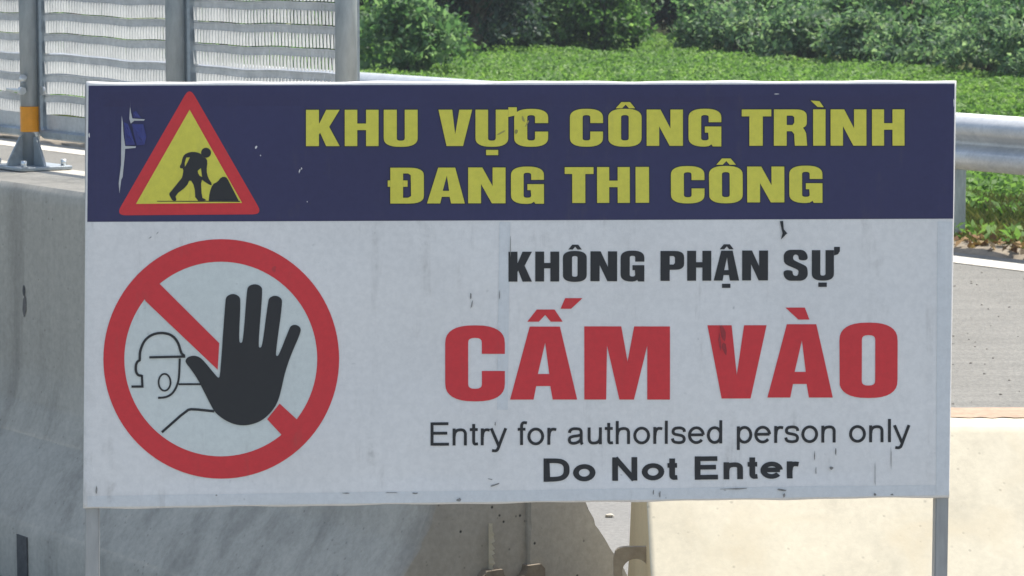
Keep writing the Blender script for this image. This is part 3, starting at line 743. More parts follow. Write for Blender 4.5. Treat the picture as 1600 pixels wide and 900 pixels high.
for i, (ch, a, b) in enumerate((('D', 609.6, 662), ('A', 666.9, 726), ('N', 731.2, 789.4), ('G', 798, 849.6), ('T', 882, 926.8), ('H', 932.4, 983.4), ('I', 992.5, 1013.5), ('C', 1047.8, 1100.2), ('O', 1107.3, 1159.8), ('N', 1166.8, 1224.6), ('G', 1232.3, 1284))):
    rnd = 1.2 if ch in 'COG' else 0; sl = 2.2 * (1 - (a - 609) / 675)
    letter(place(ch, a, 259.9 + sl - rnd, b, 315.8 + sl + rnd) + marks.get(i, []), M['yellow'], 3, 2.6)
marks = {2: circum(887.5, 382.2, 908.6, 389.8), 7: circum(1123.9, 381.6, 1145.6, 389.4) + rect(1127.5, 443.3, 1140.6, 449.6), 10: rect(1277.8, 441.3, 1291, 448.1) + horn(1302.1, 389.4, 11.6, 50)}
for i, (ch, a, b) in enumerate((('K', 794, 830.8), ('H', 836, 873.4), ('O', 879, 916.3), ('N', 922, 963.6), ('G', 969, 1006), ('P', 1031.2, 1068.2), ('H', 1073, 1110.7), ('A', 1114.5, 1154.3), ('N', 1159, 1199.4), ('S', 1223.4, 1261.3), ('U', 1267.6, 1302.1))):
    rnd = 0.8 if ch in 'COGSU' else 0; sl = 2.6 * (1 - (a - 794) / 508)
    letter(place(ch, a, 390.6 + sl - (rnd if ch != 'U' else 0), b, 437.3 + sl + rnd) + marks.get(i, []), M['black'])
q = pc(640, 360, 3.2136); q2 = pc(1060, 360, 3.2136)
letter(place('C', 695.4, 508.2, 788.4, 626.8), M['red'])
letter(place('A', 796.5, 510.2, 901.4, 624) + [[[q(*p) for p in ((590, 458), (638, 397), (727, 397), (768, 458), (708, 458), (680, 424), (648, 458))]], [[q(*p) for p in ((757, 393), (780, 340), (867, 340), (810, 393))]]], M['red'])
letter(place('M', 912.6, 509.8, 1046, 624), M['red']); letter(place('V', 1104.5, 508, 1197, 622.3), M['red'])
letter(place('A', 1198.5, 506.4, 1300.5, 620.9) + [[[q2(*p) for p in ((535, 387), (632, 387), (655, 447), (600, 447))]]], M['red'])
letter(place('O', 1310.5, 503.8, 1401.4, 621.6), M['red'])

# --- plain grotesque text lines, drawn as pen strokes: (advance, [(smooth, points)]), units of the em, y up
def ell(cx, cy, rx, ry, t0=0, t1=360, n=22): return [(cx + rx * math.cos(R(t0 + (t1 - t0) * i / n)), cy + ry * math.sin(R(t0 + (t1 - t0) * i / n))) for i in range(n + 1)]
PEN = {
 'E': (.667, [(0, [(.125, 0), (.125, .716)]), (0, [(.13, .675), (.61, .675)]), (0, [(.13, .382), (.575, .382)]), (0, [(.13, .042), (.625, .042)])]),
 'D': (.722, [(0, [(.125, 0), (.125, .716)]), (2, [(.13, .675), (.36, .675), (.52, .64), (.61, .52), (.625, .36), (.61, .20), (.52, .08), (.36, .042), (.13, .042)])]),
 'N': (.722, [(0, [(.125, 0), (.125, .716)]), (0, [(.597, 0), (.597, .716)]), (0, [(.125, .70), (.597, .016)])]),
 'n': (.556, [(0, [(.11, 0), (.11, .523)]), (2, [(.115, .28), (.125, .38), (.18, .46), (.28, .487), (.39, .475), (.445, .40), (.445, .3), (.445, 0)])]),
 'h': (.556, [(0, [(.11, 0), (.11, .716)]), (2, [(.115, .28), (.125, .38), (.18, .46), (.28, .487), (.39, .475), (.445, .40), (.445, .3), (.445, 0)])]),
 'u': (.556, [(0, [(.445, 0), (.445, .523)]), (2, [(.11, .523), (.11, .22), (.115, .12), (.16, .05), (.26, .036), (.37, .06), (.43, .14), (.442, .25)])]),
 'r': (.340, [(0, [(.11, 0), (.11, .523)]), (2, [(.115, .26), (.125, .38), (.17, .46), (.24, .485), (.33, .465)])]),
 't': (.278, [(2, [(.135, .66), (.135, .2), (.135, .09), (.16, .042), (.20, .040), (.262, .046)]), (0, [(.02, .487), (.255, .487)])]),
 'f': (.278, [(2, [(.135, 0), (.135, .5), (.135, .62), (.17, .685), (.22, .692), (.295, .682)]), (0, [(.02, .487), (.25, .487)])]),
 'o': (.556, [(0, ell(.278, .261, .205, .229))]),
 'e': (.556, [(0, ell(.278, .261, .205, .229, 2, 322)), (0, [(.075, .272), (.482, .272)])]),
 'a': (.556, [(2, [(.08, .36), (.10, .44), (.18, .487), (.28, .49), (.39, .475), (.432, .41), (.432, .3), (.432, .10), (.445, .03), (.465, 0)]), (2, [(.43, .30), (.34, .27), (.19, .255), (.09, .215), (.075, .14), (.10, .06), (.19, .033), (.30, .05), (.41, .12), (.43, .2)])]),
 'd': (.556, [(0, [(.445, 0), (.445, .716)]), (0, ell(.262, .261, .187, .229, 12, 348))]),
 'p': (.556, [(0, [(.11, -.205), (.11, .523)]), (0, ell(.294, .261, .187, .229, -168, 168))]),
 's': (.500, [(2, [(.425, .365), (.41, .45), (.32, .49), (.23, .49), (.12, .47), (.08, .38), (.11, .30), (.24, .275), (.37, .245), (.425, .17), (.40, .06), (.30, .034), (.22, .034), (.10, .06), (.065, .165)])]),
 'l': (.222, [(0, [(.11, 0), (.11, .716)])]),
 'y': (.500, [(0, [(.035, .523), (.252, -.01)]), (2, [(.465, .523), (.29, .05), (.24, -.10), (.20, -.165), (.13, -.175), (.06, -.162)])]),
}
def pen_line(body, xl, xr, bl, br, cap, w, bold=False):
    adv = sum(.30 if c == ' ' else PEN[c][0] + (.055 if bold else 0) for c in body)
    first = PEN[body[0]][1][0][1][0][0] - w / 2; span = adv - first - .04; pen = -first
    sx = (xr - xl) / span; sy = cap / .716
    for c in body:
        if c == ' ': pen += .30; continue
        a, strokes = PEN[c]
        for k, (smo, pts) in enumerate(strokes):
            if bold:
                lim = (.042, .675, .075, .642) if c in 'DEN' else (.034, .49, .070, .452)
                sx_ = pts[0][0] == pts[-1][0] and len(pts) == 2 or (c == 'N')
                pts = [(x + .03, y if sx_ or y in (0, .523, .66) else max(lim[2], min(lim[3], lim[2] + (y - lim[0]) * (lim[3] - lim[2]) / (lim[1] - lim[0])))) for x, y in pts]
                if c == 't' and k == 0: pts[0] = (pts[0][0], .66)
            pts = chaikin(pts, smo, False) if smo else pts
            px_ = [(xl + (pen + x) * sx, y) for x, y in pts]
            px_ = [(x, bl + (br - bl) * (x - xl) / (xr - xl) - y * sy) for x, y in px_]
            # pen width is set across the stroke: thick on stems, slightly less on bars
            yield_shapes = ribbon([(x / sx, y / sy) for x, y in px_], w, len(pts) > 20 and abs(pts[0][0] - pts[-1][0]) < 1e-6)
            if abs(pts[0][0] - pts[-1][0]) < 1e-6 and len(pts) > 20: yield_shapes = ribbon([(x / sx, y / sy) for x, y in px_[:-1]], w, True)
            sh = [[[(x * sx, y * sy) for x, y in cc] for cc in cs] for cs in yield_shapes]
            if k == 0: par = print_obj('letter', sh, M['black'], 2)
            else: letter_piece.append((par, print_obj('letter', sh, M['black'], 2 + 0.3 * k)))
        pen += a + (.055 if bold else 0)
letter_piece = []
pen_line('Entry for authorlsed person only', 672.5, 1419, 696.0, 690.3, 36.2, 0.088)
pen_line('Do Not Enter', 847, 1247, 752.4, 747.0, 36.4, 0.142, True)
for par, piece in letter_piece:                 # a letter is one part: fold its further strokes into it
    bm = bmesh.new(); bm.from_mesh(par.data); bm.from_mesh(piece.data); bm.to_mesh(par.data); bm.free()
    me_ = piece.data; bpy.data.objects.remove(piece); bpy.data.meshes.remove(me_)

# --- warning triangle with digging worker
q = pc(160, 130, 4.0926)
def round_poly(pts, r, n=6):
    out = []
    for i in range(len(pts)):
        p = Vector(pts[i]); a = (Vector(pts[i - 1]) - p).normalized(); b = (Vector(pts[(i + 1) % len(pts)]) - p).normalized()
        half = math.acos(max(-1, min(1, a.dot(b)))) / 2; d = r / math.tan(half)
        p0 = p + a * d; p1 = p + b * d
        for k in range(n + 1):
            t = k / n; out.append(tuple(p0 * (1 - t) ** 2 + p * 2 * t * (1 - t) + p1 * t ** 2))
    return out
outer = round_poly([q(558, 25), q(86, 845), q(1025, 838)], 9.0); inner = [q(558, 170), q(215, 772), q(893, 765)]
tri = print_obj('warning_triangle', [[outer]], M['red'], 2, label='red warning triangle with digging worker')
print_obj('triangle_field', [[inner]], M['yellow'], 3)
body_ = [(632, 452), (600, 440), (560, 440), (525, 455), (512, 480), (505, 515), (495, 530), (497, 545), (520, 545), (512, 600), (497, 620), (440, 690), (425, 708), (440, 738), (450, 752), (476, 752), (466, 715), (540, 660), (560, 612), (590, 660), (595, 752), (668, 752), (655, 740), (636, 732), (630, 612), (660, 635), (697, 656), (700, 640), (676, 605), (666, 560), (673, 500), (662, 478), (642, 472)]
arm_hole = [(537, 476), (560, 474), (545, 505), (528, 535), (527, 510)]; leg_hole = [(610, 560), (630, 543), (638, 600), (622, 592), (612, 575)]
heap = chaikin([(680, 752), (685, 700), (705, 645), (735, 632), (760, 600), (790, 598), (805, 620)], 1, False) + [(872, 752)]
print_obj('worker_pictogram', [[[q(*p) for p in chaikin(body_, 1)], [q(*p) for p in arm_hole], [q(*p) for p in leg_hole]], [[q(*p) for p in circle(663, 445, 32)]], [[q(*p) for p in heap]], [[q(*p) for p in ((350, 752.5), (880, 752.5), (880, 759), (350, 757))]]], M['black'], 4)

# --- prohibition roundel with hand
cxr, cyr = 345.8, 560.6
ring_o = [(cxr + 184 * math.cos(t), cyr + 187 * math.sin(t)) for t in np.linspace(0, 2 * math.pi, 97)[:-1]]
ring_i = [(cxr - .8 + 150.6 * math.cos(t), cyr + .2 + 152 * math.sin(t)) for t in np.linspace(0, 2 * math.pi, 97)[:-1]]
print_obj('disc_field', [[ring_i]], M['disc'], 1)
print_obj('prohibition_ring', [[ring_o, ring_i]], M['red'], 2, label='red prohibition ring')
q = pc(130, 360, 2.0465)
for bp in (((244, 170), (435, 360), (430, 445), (200, 226), (190, 205)), ((588, 603), (628, 553), (690, 610), (660, 660), (638, 657))): print_obj('prohibition_bar', [[[q(*p) for p in bp]]], M['red'], 3)
q = pc(190, 420, 3.332)
hand = [(335, 490), (332, 475), (345, 458), (375, 450), (405, 458), (430, 480), (495, 560), (506, 568), (513, 555), (540, 170), (545, 142), (580, 127), (614, 142), (620, 170), (610, 372), (620, 389), (633, 372), (652, 115), (660, 88), (695, 77), (727, 90), (734, 115), (711, 398), (720, 413), (733, 398), (762, 170), (770, 148), (800, 137), (830, 150), (838, 175), (801, 440), (808, 456), (820, 445), (870, 318), (880, 296), (905, 289), (930, 302), (934, 328), (880, 450), (850, 540), (835, 610), (815, 690), (780, 745), (730, 790), (670, 812), (610, 815), (550, 795), (500, 760), (475, 730), (430, 640), (400, 580), (360, 520)]
print_obj('raised_hand', [[[q(*p) for p in chaikin(hand, 2)]]], M['black'], 4, label='black raised hand')
lines = []
def stroke(pts, w, closed=False, sm=1):
    global lines
    lines += ribbon([q(*p) for p in (chaikin(pts, sm, closed) if sm else pts)], w / 3.332, closed)
stroke([(95, 473), (96, 425), (120, 370), (160, 340), (210, 331), (260, 342), (295, 380), (310, 440), (328, 452)], 13, sm=2)
stroke([(98, 472), (76, 488), (73, 530), (85, 553), (106, 556)], 13, sm=2)
stroke([(106, 552), (109, 612), (52, 612)], 12, sm=0)
stroke([(303, 466), (300, 560), (292, 600), (270, 645), (235, 668), (190, 671)], 11, sm=2)
stroke([(297, 600), (412, 600)], 10, sm=0)
stroke(circle(224, 590, 31, 24) and [(224 + 31 * math.cos(t), 590 + 44 * math.sin(t)) for t in np.linspace(0, 2 * math.pi, 25)[:-1]], 9, True, 0)
print_obj('helmeted_head_outline', lines, M['black'], 4)
lines = []; stroke([(210, 850), (340, 735), (370, 729), (482, 741)], 13, sm=1)
print_obj('shoulder_line', lines, M['black'], 3)
lines = []; stroke([(145, 460), (332, 456)], 12, sm=0)
print_obj('helmet_brim', lines, M['black'], 5)

# --- rips, scuffs and smears
q = pc(160, 130, 4.0926)
rip = [[[q(*p) for p in ((124, 208), (131, 250), (136, 330), (146, 402), (215, 404), (212, 414), (146, 420), (143, 470), (130, 600), (121, 618), (110, 705), (105, 640), (120, 520), (121, 400), (122, 300))]], [[q(*p) for p in ((184, 105), (178, 150), (184, 190), (192, 226), (272, 231), (266, 240), (205, 240), (182, 258), (173, 230), (176, 170))]]]
for rp_ in rip: print_obj('torn_slit', [rp_], M['lining'], 4)
def flap(pts, curl, name):
    P = [sp(*q(*p)) for p in pts]; n = len(P); c = (sum(p[0] for p in P) / n, sum(p[1] for p in P) / n)
    vs = []; fs = []
    for k, s in enumerate((1.0, 0.66, 0.33)):
        for i, p in enumerate(P):
            x = c[0] + (p[0] - c[0]) * s; z = c[1] + (p[1] - c[1]) * s; y = -disp(x, z) - 5 * LAY - curl * (1 - s) * (0.5 + 0.5 * math.sin(i * 2.1 + k)) - 0.0006 * (i % 2)
            vs.append((x, y, z))
    for k in range(2):
        for i in range(n): fs.append((k * n + i, k * n + (i + 1) % n, (k + 1) * n + (i + 1) % n, (k + 1) * n + i))
    fs.append(tuple(2 * n + i for i in range(n)))
    mesh_obj(name, vs, fs, M['navy_flap'], banner)
flap([(138, 250), (165, 262), (180, 300), (210, 395), (150, 398), (142, 330)], 0.005, 'torn_flap')
flap([(190, 262), (262, 262), (282, 340), (270, 395), (222, 398), (205, 340)], 0.003, 'torn_flap')
flap([(196, 190), (214, 178), (250, 222), (200, 222)], 0.004, 'torn_flap')
scf = []
def fleck(px, py, w, h, ang=0.0):
    p = []
    for t in np.linspace(0, 2 * math.pi, 10)[:-1]:
        k = random.uniform(.5, 1.1); x = w * k * math.cos(t); y = h * k * math.sin(t); p.append((px + x * math.cos(ang) - y * math.sin(ang), py + x * math.sin(ang) + y * math.cos(ang)))
    return [[p]]
scf += poly((1217.5, 345.5), (1222.5, 345.2), (1223.5, 358), (1229, 364.5), (1226, 367), (1221.5, 372), (1219, 374), (1221.5, 364.5)) 
for a in ((235, 371, 4, 1, -.6), (246, 364, 3, .8, -.8), (151, 765, 1.6, 8, .1), (338, 773, 1.8, 1.2, 0), (717, 780, 5, 3, 0), (540, 770, 7, 1, 0), (610, 769, 13, .9, 0), (648, 770, 6, 1.5, 0), (1030, 772, 1.8, 7, 0), (1020, 768, 1.2, 5, 0), (1146, 763, 26, 1.3, -.02), (1220, 765, 10, 1.6, .15), (1224, 773, 2.5, 4, 0), (1298, 731, 3.5, 2.6, 0), (1272, 712, 1, 9, 0), (1274, 735, 1, 6, 0), (1305, 706, 1, 8, 0), (1366, 772, 3, 2.5, 0), (1392, 772, 4, 1.5, 0), (1391, 716, .8, 22, 0), (1366, 745, .7, 24, 0), (797, 384, .9, 18, 0), (780, 460, 1, 10, 0), (735, 462, 2, 6, 0), (737, 475, 1.3, 8, .2), (772, 757, 9, 1.5, -.3), (765, 748, 5, 1.2, .2), (773, 662, 1, 4, 0)):
    scf += fleck(*a)
print_obj('black_tick', scf[:1], M['black'], 6)
print_obj('grey_scuffs', scf[1:], mat_simple('grey_smear', (0.34, 0.325, 0.30), 0.8, 0, 0.55, 55), 6)['kind'] = 'stuff'
sm = []
for a in ((1128, 520, 5, 14, -.2), (1131, 545, 4, 10, -.2), (1124, 535, 2.5, 16, -.1)): sm += fleck(*a)
for a in ((823, 193, 1.6, 8, .5), (817, 187, 2, 6, -.3), (806, 206, 3, 6, .3), (782, 208, 8, 2, -.5)): sm += fleck(*a)
print_obj('dark_smudges', sm[:3], mat_simple('red_smudge', (0.42, 0.045, 0.05), 0.7, 0, 0.3, 60), 4)['kind'] = 'stuff'
print_obj('dark_smudges', sm[3:], mat_simple('olive_smudge', (0.44, 0.39, 0.10), 0.7, 0, 0.3, 60), 4)['kind'] = 'stuff'
wh = []
for a in ((468, 267, 1.2, 4, .3), (471, 263, 1.0, 2.5, -.2), (480, 315, 1.1, 1.3, 0), (1212, 147, 5, .7, 0), (400, 230, 1.6, 3, .5), (407, 243, 1, 1.6, 0), (1489, 160, .9, 8, 0), (139.5, 212, 1.2, 5, 0)): wh += fleck(*a)
print_obj('white_scuffs', wh, M['white'], 5)['kind'] = 'stuff'

# ================================================================== VEGETATION
def leaf_mesh(name, P, size, mat, parent=None, up=0.5, out=None, aspect=0.5, kind=None):
    """P: n x 3 points. Each leaf is a folded four-sided blade of its own size and pose"""
    n = len(P)
    d = RNG.normal(size=(n, 3))
    if out is not None: d += out * 1.1
    d[:, 2] += 0.15; d /= np.linalg.norm(d, axis=1, keepdims=True) + 1e-9
    nn = RNG.normal(size=(n, 3)); nn[:, 2] += up * 3
    s = np.cross(d, nn); s /= np.linalg.norm(s, axis=1, keepdims=True) + 1e-9
    nm = np.cross(s, d)
    L = (size * RNG.uniform(0.6, 1.35, n))[:, None]; W = L * aspect * 0.5
    V = np.empty((n, 4, 3)); V[:, 0] = P - d * L * .5; V[:, 1] = P + s * W + nm * L * .08 - d * L * .05; V[:, 2] = P + d * L * .5 - nm * L * .10; V[:, 3] = P - s * W + nm * L * .08 - d * L * .05
    me = bpy.data.meshes.new(name); me.vertices.add(n * 4); me.vertices.foreach_set('co', V.reshape(-1))
    me.loops.add(n * 4); me.loops.foreach_set('vertex_index', np.arange(n * 4, dtype=np.int32))
    me.polygons.add(n); me.polygons.foreach_set('loop_start', np.arange(0, n * 4, 4, dtype=np.int32)); me.polygons.foreach_set('loop_total', np.full(n, 4, dtype=np.int32))
    me.update(calc_edges=True); me.materials.append(mat)
    o = bpy.data.objects.new(name, me); col.objects.link(o)
    if parent: o.parent = parent
    if kind: o['kind'] = kind
    return o
def plant(name, pos, w, h, nclump, per, size, mat, label, cat, group=None, trunk_r=0.05, low=0.06, aspect=0.5, up=0.22, depth=None):
    """a bush or tree: stems fanning out to leaf clumps; every clump a loose ball of leaves round its twig end"""
    root = empty(name, pos); tag(root, label, cat, group)
    depth = depth or w
    C = []
    while len(C) < nclump:
        p = RNG.uniform(-1, 1, 3)
        if (p ** 2).sum() > 1 or (p ** 2).sum() < 0.12: continue
        C.append(p)
    C = np.array(C); tp_ = 1.25 - 0.75 * (C[:, 2] * .5 + .5) ** 1.2
    C[:, 0] *= w / 2 * tp_; C[:, 1] *= depth / 2 * tp_; C[:, 2] = (low + (1 - low) * (C[:, 2] * .5 + .5)) * h
    C += RNG.normal(size=C.shape) * 0.06 * w
    C[:, 2] = np.maximum(C[:, 2], 0.06)
    bm = bmesh.new()
    nst = 4 if trunk_r < 0.08 else 1
    stems = []
    for k in range(nst):
        top = Vector((random.uniform(-.12, .12) * w, random.uniform(-.12, .12) * w, h * random.uniform(.55, .8)))
        b0 = Vector((random.uniform(-.05, .05) * w, random.uniform(-.05, .05) * w, -0.05)); stems.append((b0, top))
        m1 = b0.lerp(top, .5) + Vector((random.uniform(-.05, .05) * w, random.uniform(-.05, .05) * w, 0))
        add_tube(bm, b0, m1, trunk_r, trunk_r * .7, 7); add_tube(bm, m1, top, trunk_r * .7, trunk_r * .3, 7)
    for c in C[::2]:
        b0, tp = random.choice(stems); cc = Vector(c); t = min(.9, max(.05, (cc.z / h) * .7)); add_tube(bm, b0.lerp(tp, t), cc, trunk_r * .25, trunk_r * .08, 4, False)
    bm_obj('trunk' if cat == 'tree' else 'stems', bm, M['bark'], root, True)
    rad = 0.40 * (w * depth * h / nclump) ** (1 / 3) + size * 0.8
    idx = RNG.integers(0, len(C), nclump * per)
    dirs = RNG.normal(size=(len(idx), 3)); dirs /= np.linalg.norm(dirs, axis=1, keepdims=True)
    rr = rad * RNG.uniform(0.25, 1.0, len(idx)) ** 0.6 * (1 + 0.35 * RNG.normal(size=len(idx)))
    P = C[idx] + dirs * rr[:, None] * np.array([1, 1, 0.8])
    keep = P[:, 2] > 0.01; P = P[keep]; dirs = dirs[keep]
    leaf_mesh('crown' if cat == 'tree' else 'foliage', P, size, mat, root, up=up, out=dirs, aspect=aspect)
    return root
def bank_base(px): return 43.0 - 6.8 * (px - 1100) / 500.0           # distance of the bank's foot along each sight line
def bank_h(x, z):
    px = 800 + FPX * x / z; e = sstep(px, 1075, 1180)
    return e * (1.75 * sstep(z - bank_base(px), 0.2, 9.0) + 0.05 * math.sin(x * 3 + z * 2))
def at(px, z): 
    x = (px - 800) / FPX * z
    return Vector((x, z, bank_h(x, z)))
def bank():
    vs = []; fs = []; ps = list(range(1060, 2301, 20)); zs = np.linspace(0, 34, 45)
    for p in ps:
        for d in zs:
            z = bank_base(p) + d; x = (p - 800) / FPX * z; vs.append((x, z, bank_h(x, z) - 0.008 - (0.03 if d == 0 else 0)))
    k = len(zs)
    for i in range(len(ps) - 1):
        for q_ in range(k - 1): fs.append((i * k + q_, (i + 1) * k + q_, (i + 1) * k + q_ + 1, i * k + q_ + 1))
    return tag(mesh_obj('bank', vs, fs, M['ground'], smooth=True), kind='structure')
bank()
TG = 'trees standing behind the field'; BG = 'bushes along the edge of the field'
# bushes, nearest first: (pixel x, distance, width, height, clumps, leaves per clump, leaf length, material, label)
for px, z, w, h, nc, per, sz, mt, lb_ in (
    (636, 37.5, 1.15, 1.05, 60, 62, 0.085, 'leaf_light', 'rounded light green bush close to the end post of the mesh screen'),
    (700, 41.0, 0.75, 0.55, 26, 60, 0.07, 'leaf_mid', 'small low green bush at the foot of the dark tree'),
    (838, 45.3, 1.25, 1.05, 85, 72, 0.08, 'leaf_light', 'mid green bush beside the dark tree, behind the field'),
    (942, 45.0, 1.15, 1.15, 85, 74, 0.08, 'leaf_mid', 'bright green leafy bush standing next to the grassy gap'),
    (885, 46.9, 1.4, 1.75, 100, 74, 0.085, 'leaf_mid', 'taller bush between and behind the mid green and the bright green bush'),
    (962, 47.6, 1.2, 1.9, 90, 74, 0.085, 'leaf_light', 'taller light bush right behind the bright green one by the grassy gap'),
    (1088, 45.0, 0.72, 0.78, 40, 70, 0.07, 'leaf_light', 'small round bush in front of the deep shade beside the grassy gap'),
    (520, 40.0, 1.4, 1.5, 60, 60, 0.085, 'leaf_mid', 'green bush seen through the mesh beside the end post'),
    (350, 43.0, 1.8, 1.8, 60, 60, 0.09, 'leaf_light', 'green bush behind the mesh panel next to the end post'),
    (120, 46.0, 2.2, 1.9, 60, 60, 0.09, 'leaf_mid', 'green bush behind the mesh near the orange-banded post')):
    plant('leafy_bush', at(px, z), w, h, nc, int(per * 0.72), sz * 1.25, M[mt], lb_, 'bush', BG, 0.022, 0.08)
# bushes crowding up the bank, row behind row
ROWS = (('foot', 'grey green bush at the foot of the bank, beside the field'), ('lower', 'leafy light green bush on the lower slope of the bank'), ('middle', 'pale leafy bush halfway up the bank'), ('upper', 'light green bush on the upper slope of the bank'), ('top', 'leafy bush along the top of the bank below the trees'))
mats_ = (('leaf_grey', 'leaf_light'), ('leaf_light', 'leaf_light'), ('leaf_grey', 'leaf_grey'), ('leaf_light', 'leaf_light'), ('leaf_mid', 'leaf_light'))
for ri, (rn, lb_) in enumerate(ROWS):
    px = 1150 + (ri % 2) * 48
    while px < 1740:
        zz = bank_base(px) + 0.7 + ri * 1.75 + random.uniform(-.3, .3)
        plant('bank_bush', at(px, zz), random.uniform(1.0, 1.35), random.uniform(0.6, 0.88), 62, 48, random.choice((0.078, 0.088, 0.098)), M[mats_[ri][0]], lb_, 'bush', 'bushes of the %s row on the bank' % rn, 0.018, 0.06, up=0.35)
        px += random.uniform(92, 118)
for px, z, w, h, nc, per, sz, mt, lb_, lw in (
    (745, 43.5, 1.5, 3.2, 170, 60, 0.085, 'leaf_dark', 'dark leafy tree between the round light bush and the mid green bush', 0.01),
    (600, 47.0, 2.4, 3.8, 130, 70, 0.10, 'leaf_dark', 'dark tree behind the round light bush', 0.05),
    (880, 54.0, 2.6, 4.2, 130, 80, 0.10, 'leaf_mid', 'taller green tree behind the mid green bush', 0.03),
    (1010, 53.0, 2.8, 4.4, 170, 70, 0.11, 'leaf_dark', 'dark tree at the back of the grassy gap', 0.05),
    (1085, 53.0, 2.2, 4.5, 140, 80, 0.10, 'leaf_dark', 'dark tree casting deep shade behind the small round bush', 0.04),
    (1190, 55.0, 2.6, 3.4, 130, 80, 0.09, 'leaf_light', 'light green tree rising above the end of the bank by the grassy gap', 0.08),
    (1320, 54.0, 2.6, 3.4, 140, 80, 0.09, 'leaf_grey', 'grey green tree rising behind the middle of the bank', 0.08),
    (1450, 53.0, 2.6, 3.4, 140, 80, 0.09, 'leaf_mid', 'green tree rising behind the bank, next to the grey green tree', 0.08),
    (1590, 52.0, 2.6, 3.4, 140, 80, 0.09, 'leaf_light', 'light green tree at the near end of the bank', 0.08),
    (430, 50.0, 3.2, 4.4, 120, 70, 0.12, 'leaf_dark', 'dark tree behind the mesh beside the middle post', 0.05),
    (190, 54.0, 3.6, 4.6, 120, 70, 0.12, 'leaf_dark', 'dark tree far behind the mesh by the orange-banded post', 0.05),
    (700, 60.0, 4.0, 5.0, 130, 70, 0.14, 'leaf_dark', 'tall dark tree in the back row behind the dark leafy tree', 0.04),
    (1020, 66.0, 4.2, 5.5, 150, 70, 0.14, 'leaf_dark', 'tall dark tree closing the back of the grassy gap', 0.03),
    (1240, 62.0, 4.2, 5.2, 130, 70, 0.14, 'leaf_dark', 'tall dark tree in the back row behind the bank', 0.04),
    (1500, 58.0, 4.2, 5.0, 130, 70, 0.14, 'leaf_mid', 'tall green tree in the back row above the guardrail end of the bank', 0.05),
    (1750, 55.0, 4.2, 5.0, 120, 70, 0.14, 'leaf_dark', 'tall dark tree in the back row past the near end of the bank', 0.05),
    (-60, 58.0, 4.2, 5.0, 110, 70, 0.14, 'leaf_dark', 'tall dark tree in the back row beyond the mesh screen', 0.05)):
    plant('leafy_tree', at(px, z), w, h, nc, int(per * 1.2), sz * 1.25, M[mt], lb_, 'tree', TG, 0.09, lw)
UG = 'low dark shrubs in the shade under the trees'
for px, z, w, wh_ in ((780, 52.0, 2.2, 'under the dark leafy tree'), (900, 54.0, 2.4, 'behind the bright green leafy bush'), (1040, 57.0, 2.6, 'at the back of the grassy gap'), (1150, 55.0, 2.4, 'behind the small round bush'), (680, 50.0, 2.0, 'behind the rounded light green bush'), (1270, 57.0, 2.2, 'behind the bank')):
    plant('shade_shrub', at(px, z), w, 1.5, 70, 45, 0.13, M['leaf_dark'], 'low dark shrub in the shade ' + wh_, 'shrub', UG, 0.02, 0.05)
# pale bare trunk at the back of the gap
bt = empty('bare_tree', at(1006, 50.5)); tag(bt, 'pale grey bare tree trunk at the back of the grassy gap', 'tree')
bm = bmesh.new(); P_ = [Vector((0.02, 0, -0.05)), Vector((-0.02, 0, 0.5)), Vector((0.05, 0.05, 1.1)), Vector((0.0, 0.0, 1.9)), Vector((0.08, 0, 2.7))]
for k_, (a_, b_) in enumerate(zip(P_, P_[1:])): add_tube(bm, a_, b_, 0.085 - .014 * k_, 0.085 - .014 * (k_ + 1), 10)
bm_obj('trunk', bm, mat_simple('pale_bark', (0.33, 0.33, 0.31), 0.95, 0, 0.4, 12, bumps=0.5), bt, True)
for a_, b_ in ((P_[2], Vector((0.5, 0.1, 1.9))), (P_[3], Vector((-0.45, -0.1, 2.6))), (P_[4], Vector((0.4, 0.2, 3.3)))):
    bm = bmesh.new(); add_tube(bm, a_, b_, 0.035, 0.01, 7); bm_obj('limb', bm, M['bark'], bt, True)
# field of low leafy crop
def field_points(n, zr, xr=None):
    z = np.sqrt(RNG.uniform(zr[0] ** 2, zr[1] ** 2, n)); x = RNG.uniform(-1, 1, n) * (0.165 * z + 2.5) if xr is None else RNG.uniform(xr[0], xr[1], n) * z
    P = np.stack([x, z, np.zeros(n)], 1); c = P[:, 0] * CV.x + P[:, 1] * CV.y; return P[c > 13.0]
F1 = field_points(150000, (16, 50)); F2 = field_points(90000, (16, 36), (0.125, 0.178)); F3 = field_points(90000, (31, 50), (-0.05, 0.16))
FP = np.concatenate([F1, F2, F3])
FP = FP[FP[:, 1] < np.where(800 + FPX * FP[:, 0] / FP[:, 1] > 1090, 43.5 - 6.8 * (800 + FPX * FP[:, 0] / FP[:, 1] - 1100) / 500.0, 60)]
hgt = 0.11 + 0.05 * np.sin(FP[:, 0] * 2.3 + FP[:, 1] * 1.1) * np.sin(FP[:, 1] * 1.7) + 0.03 * np.sin(FP[:, 0] * 7 + 2) * np.sin(FP[:, 1] * 6)
FP[:, 2] = np.maximum(0.02, hgt * RNG.uniform(0.25, 1.15, len(FP)))
tag(leaf_mesh('crop_field', FP, 0.062, M['crop'], up=0.7, aspect=0.55), 'bright green low leafy crop filling the field beyond the guardrail', 'crop', kind='stuff')
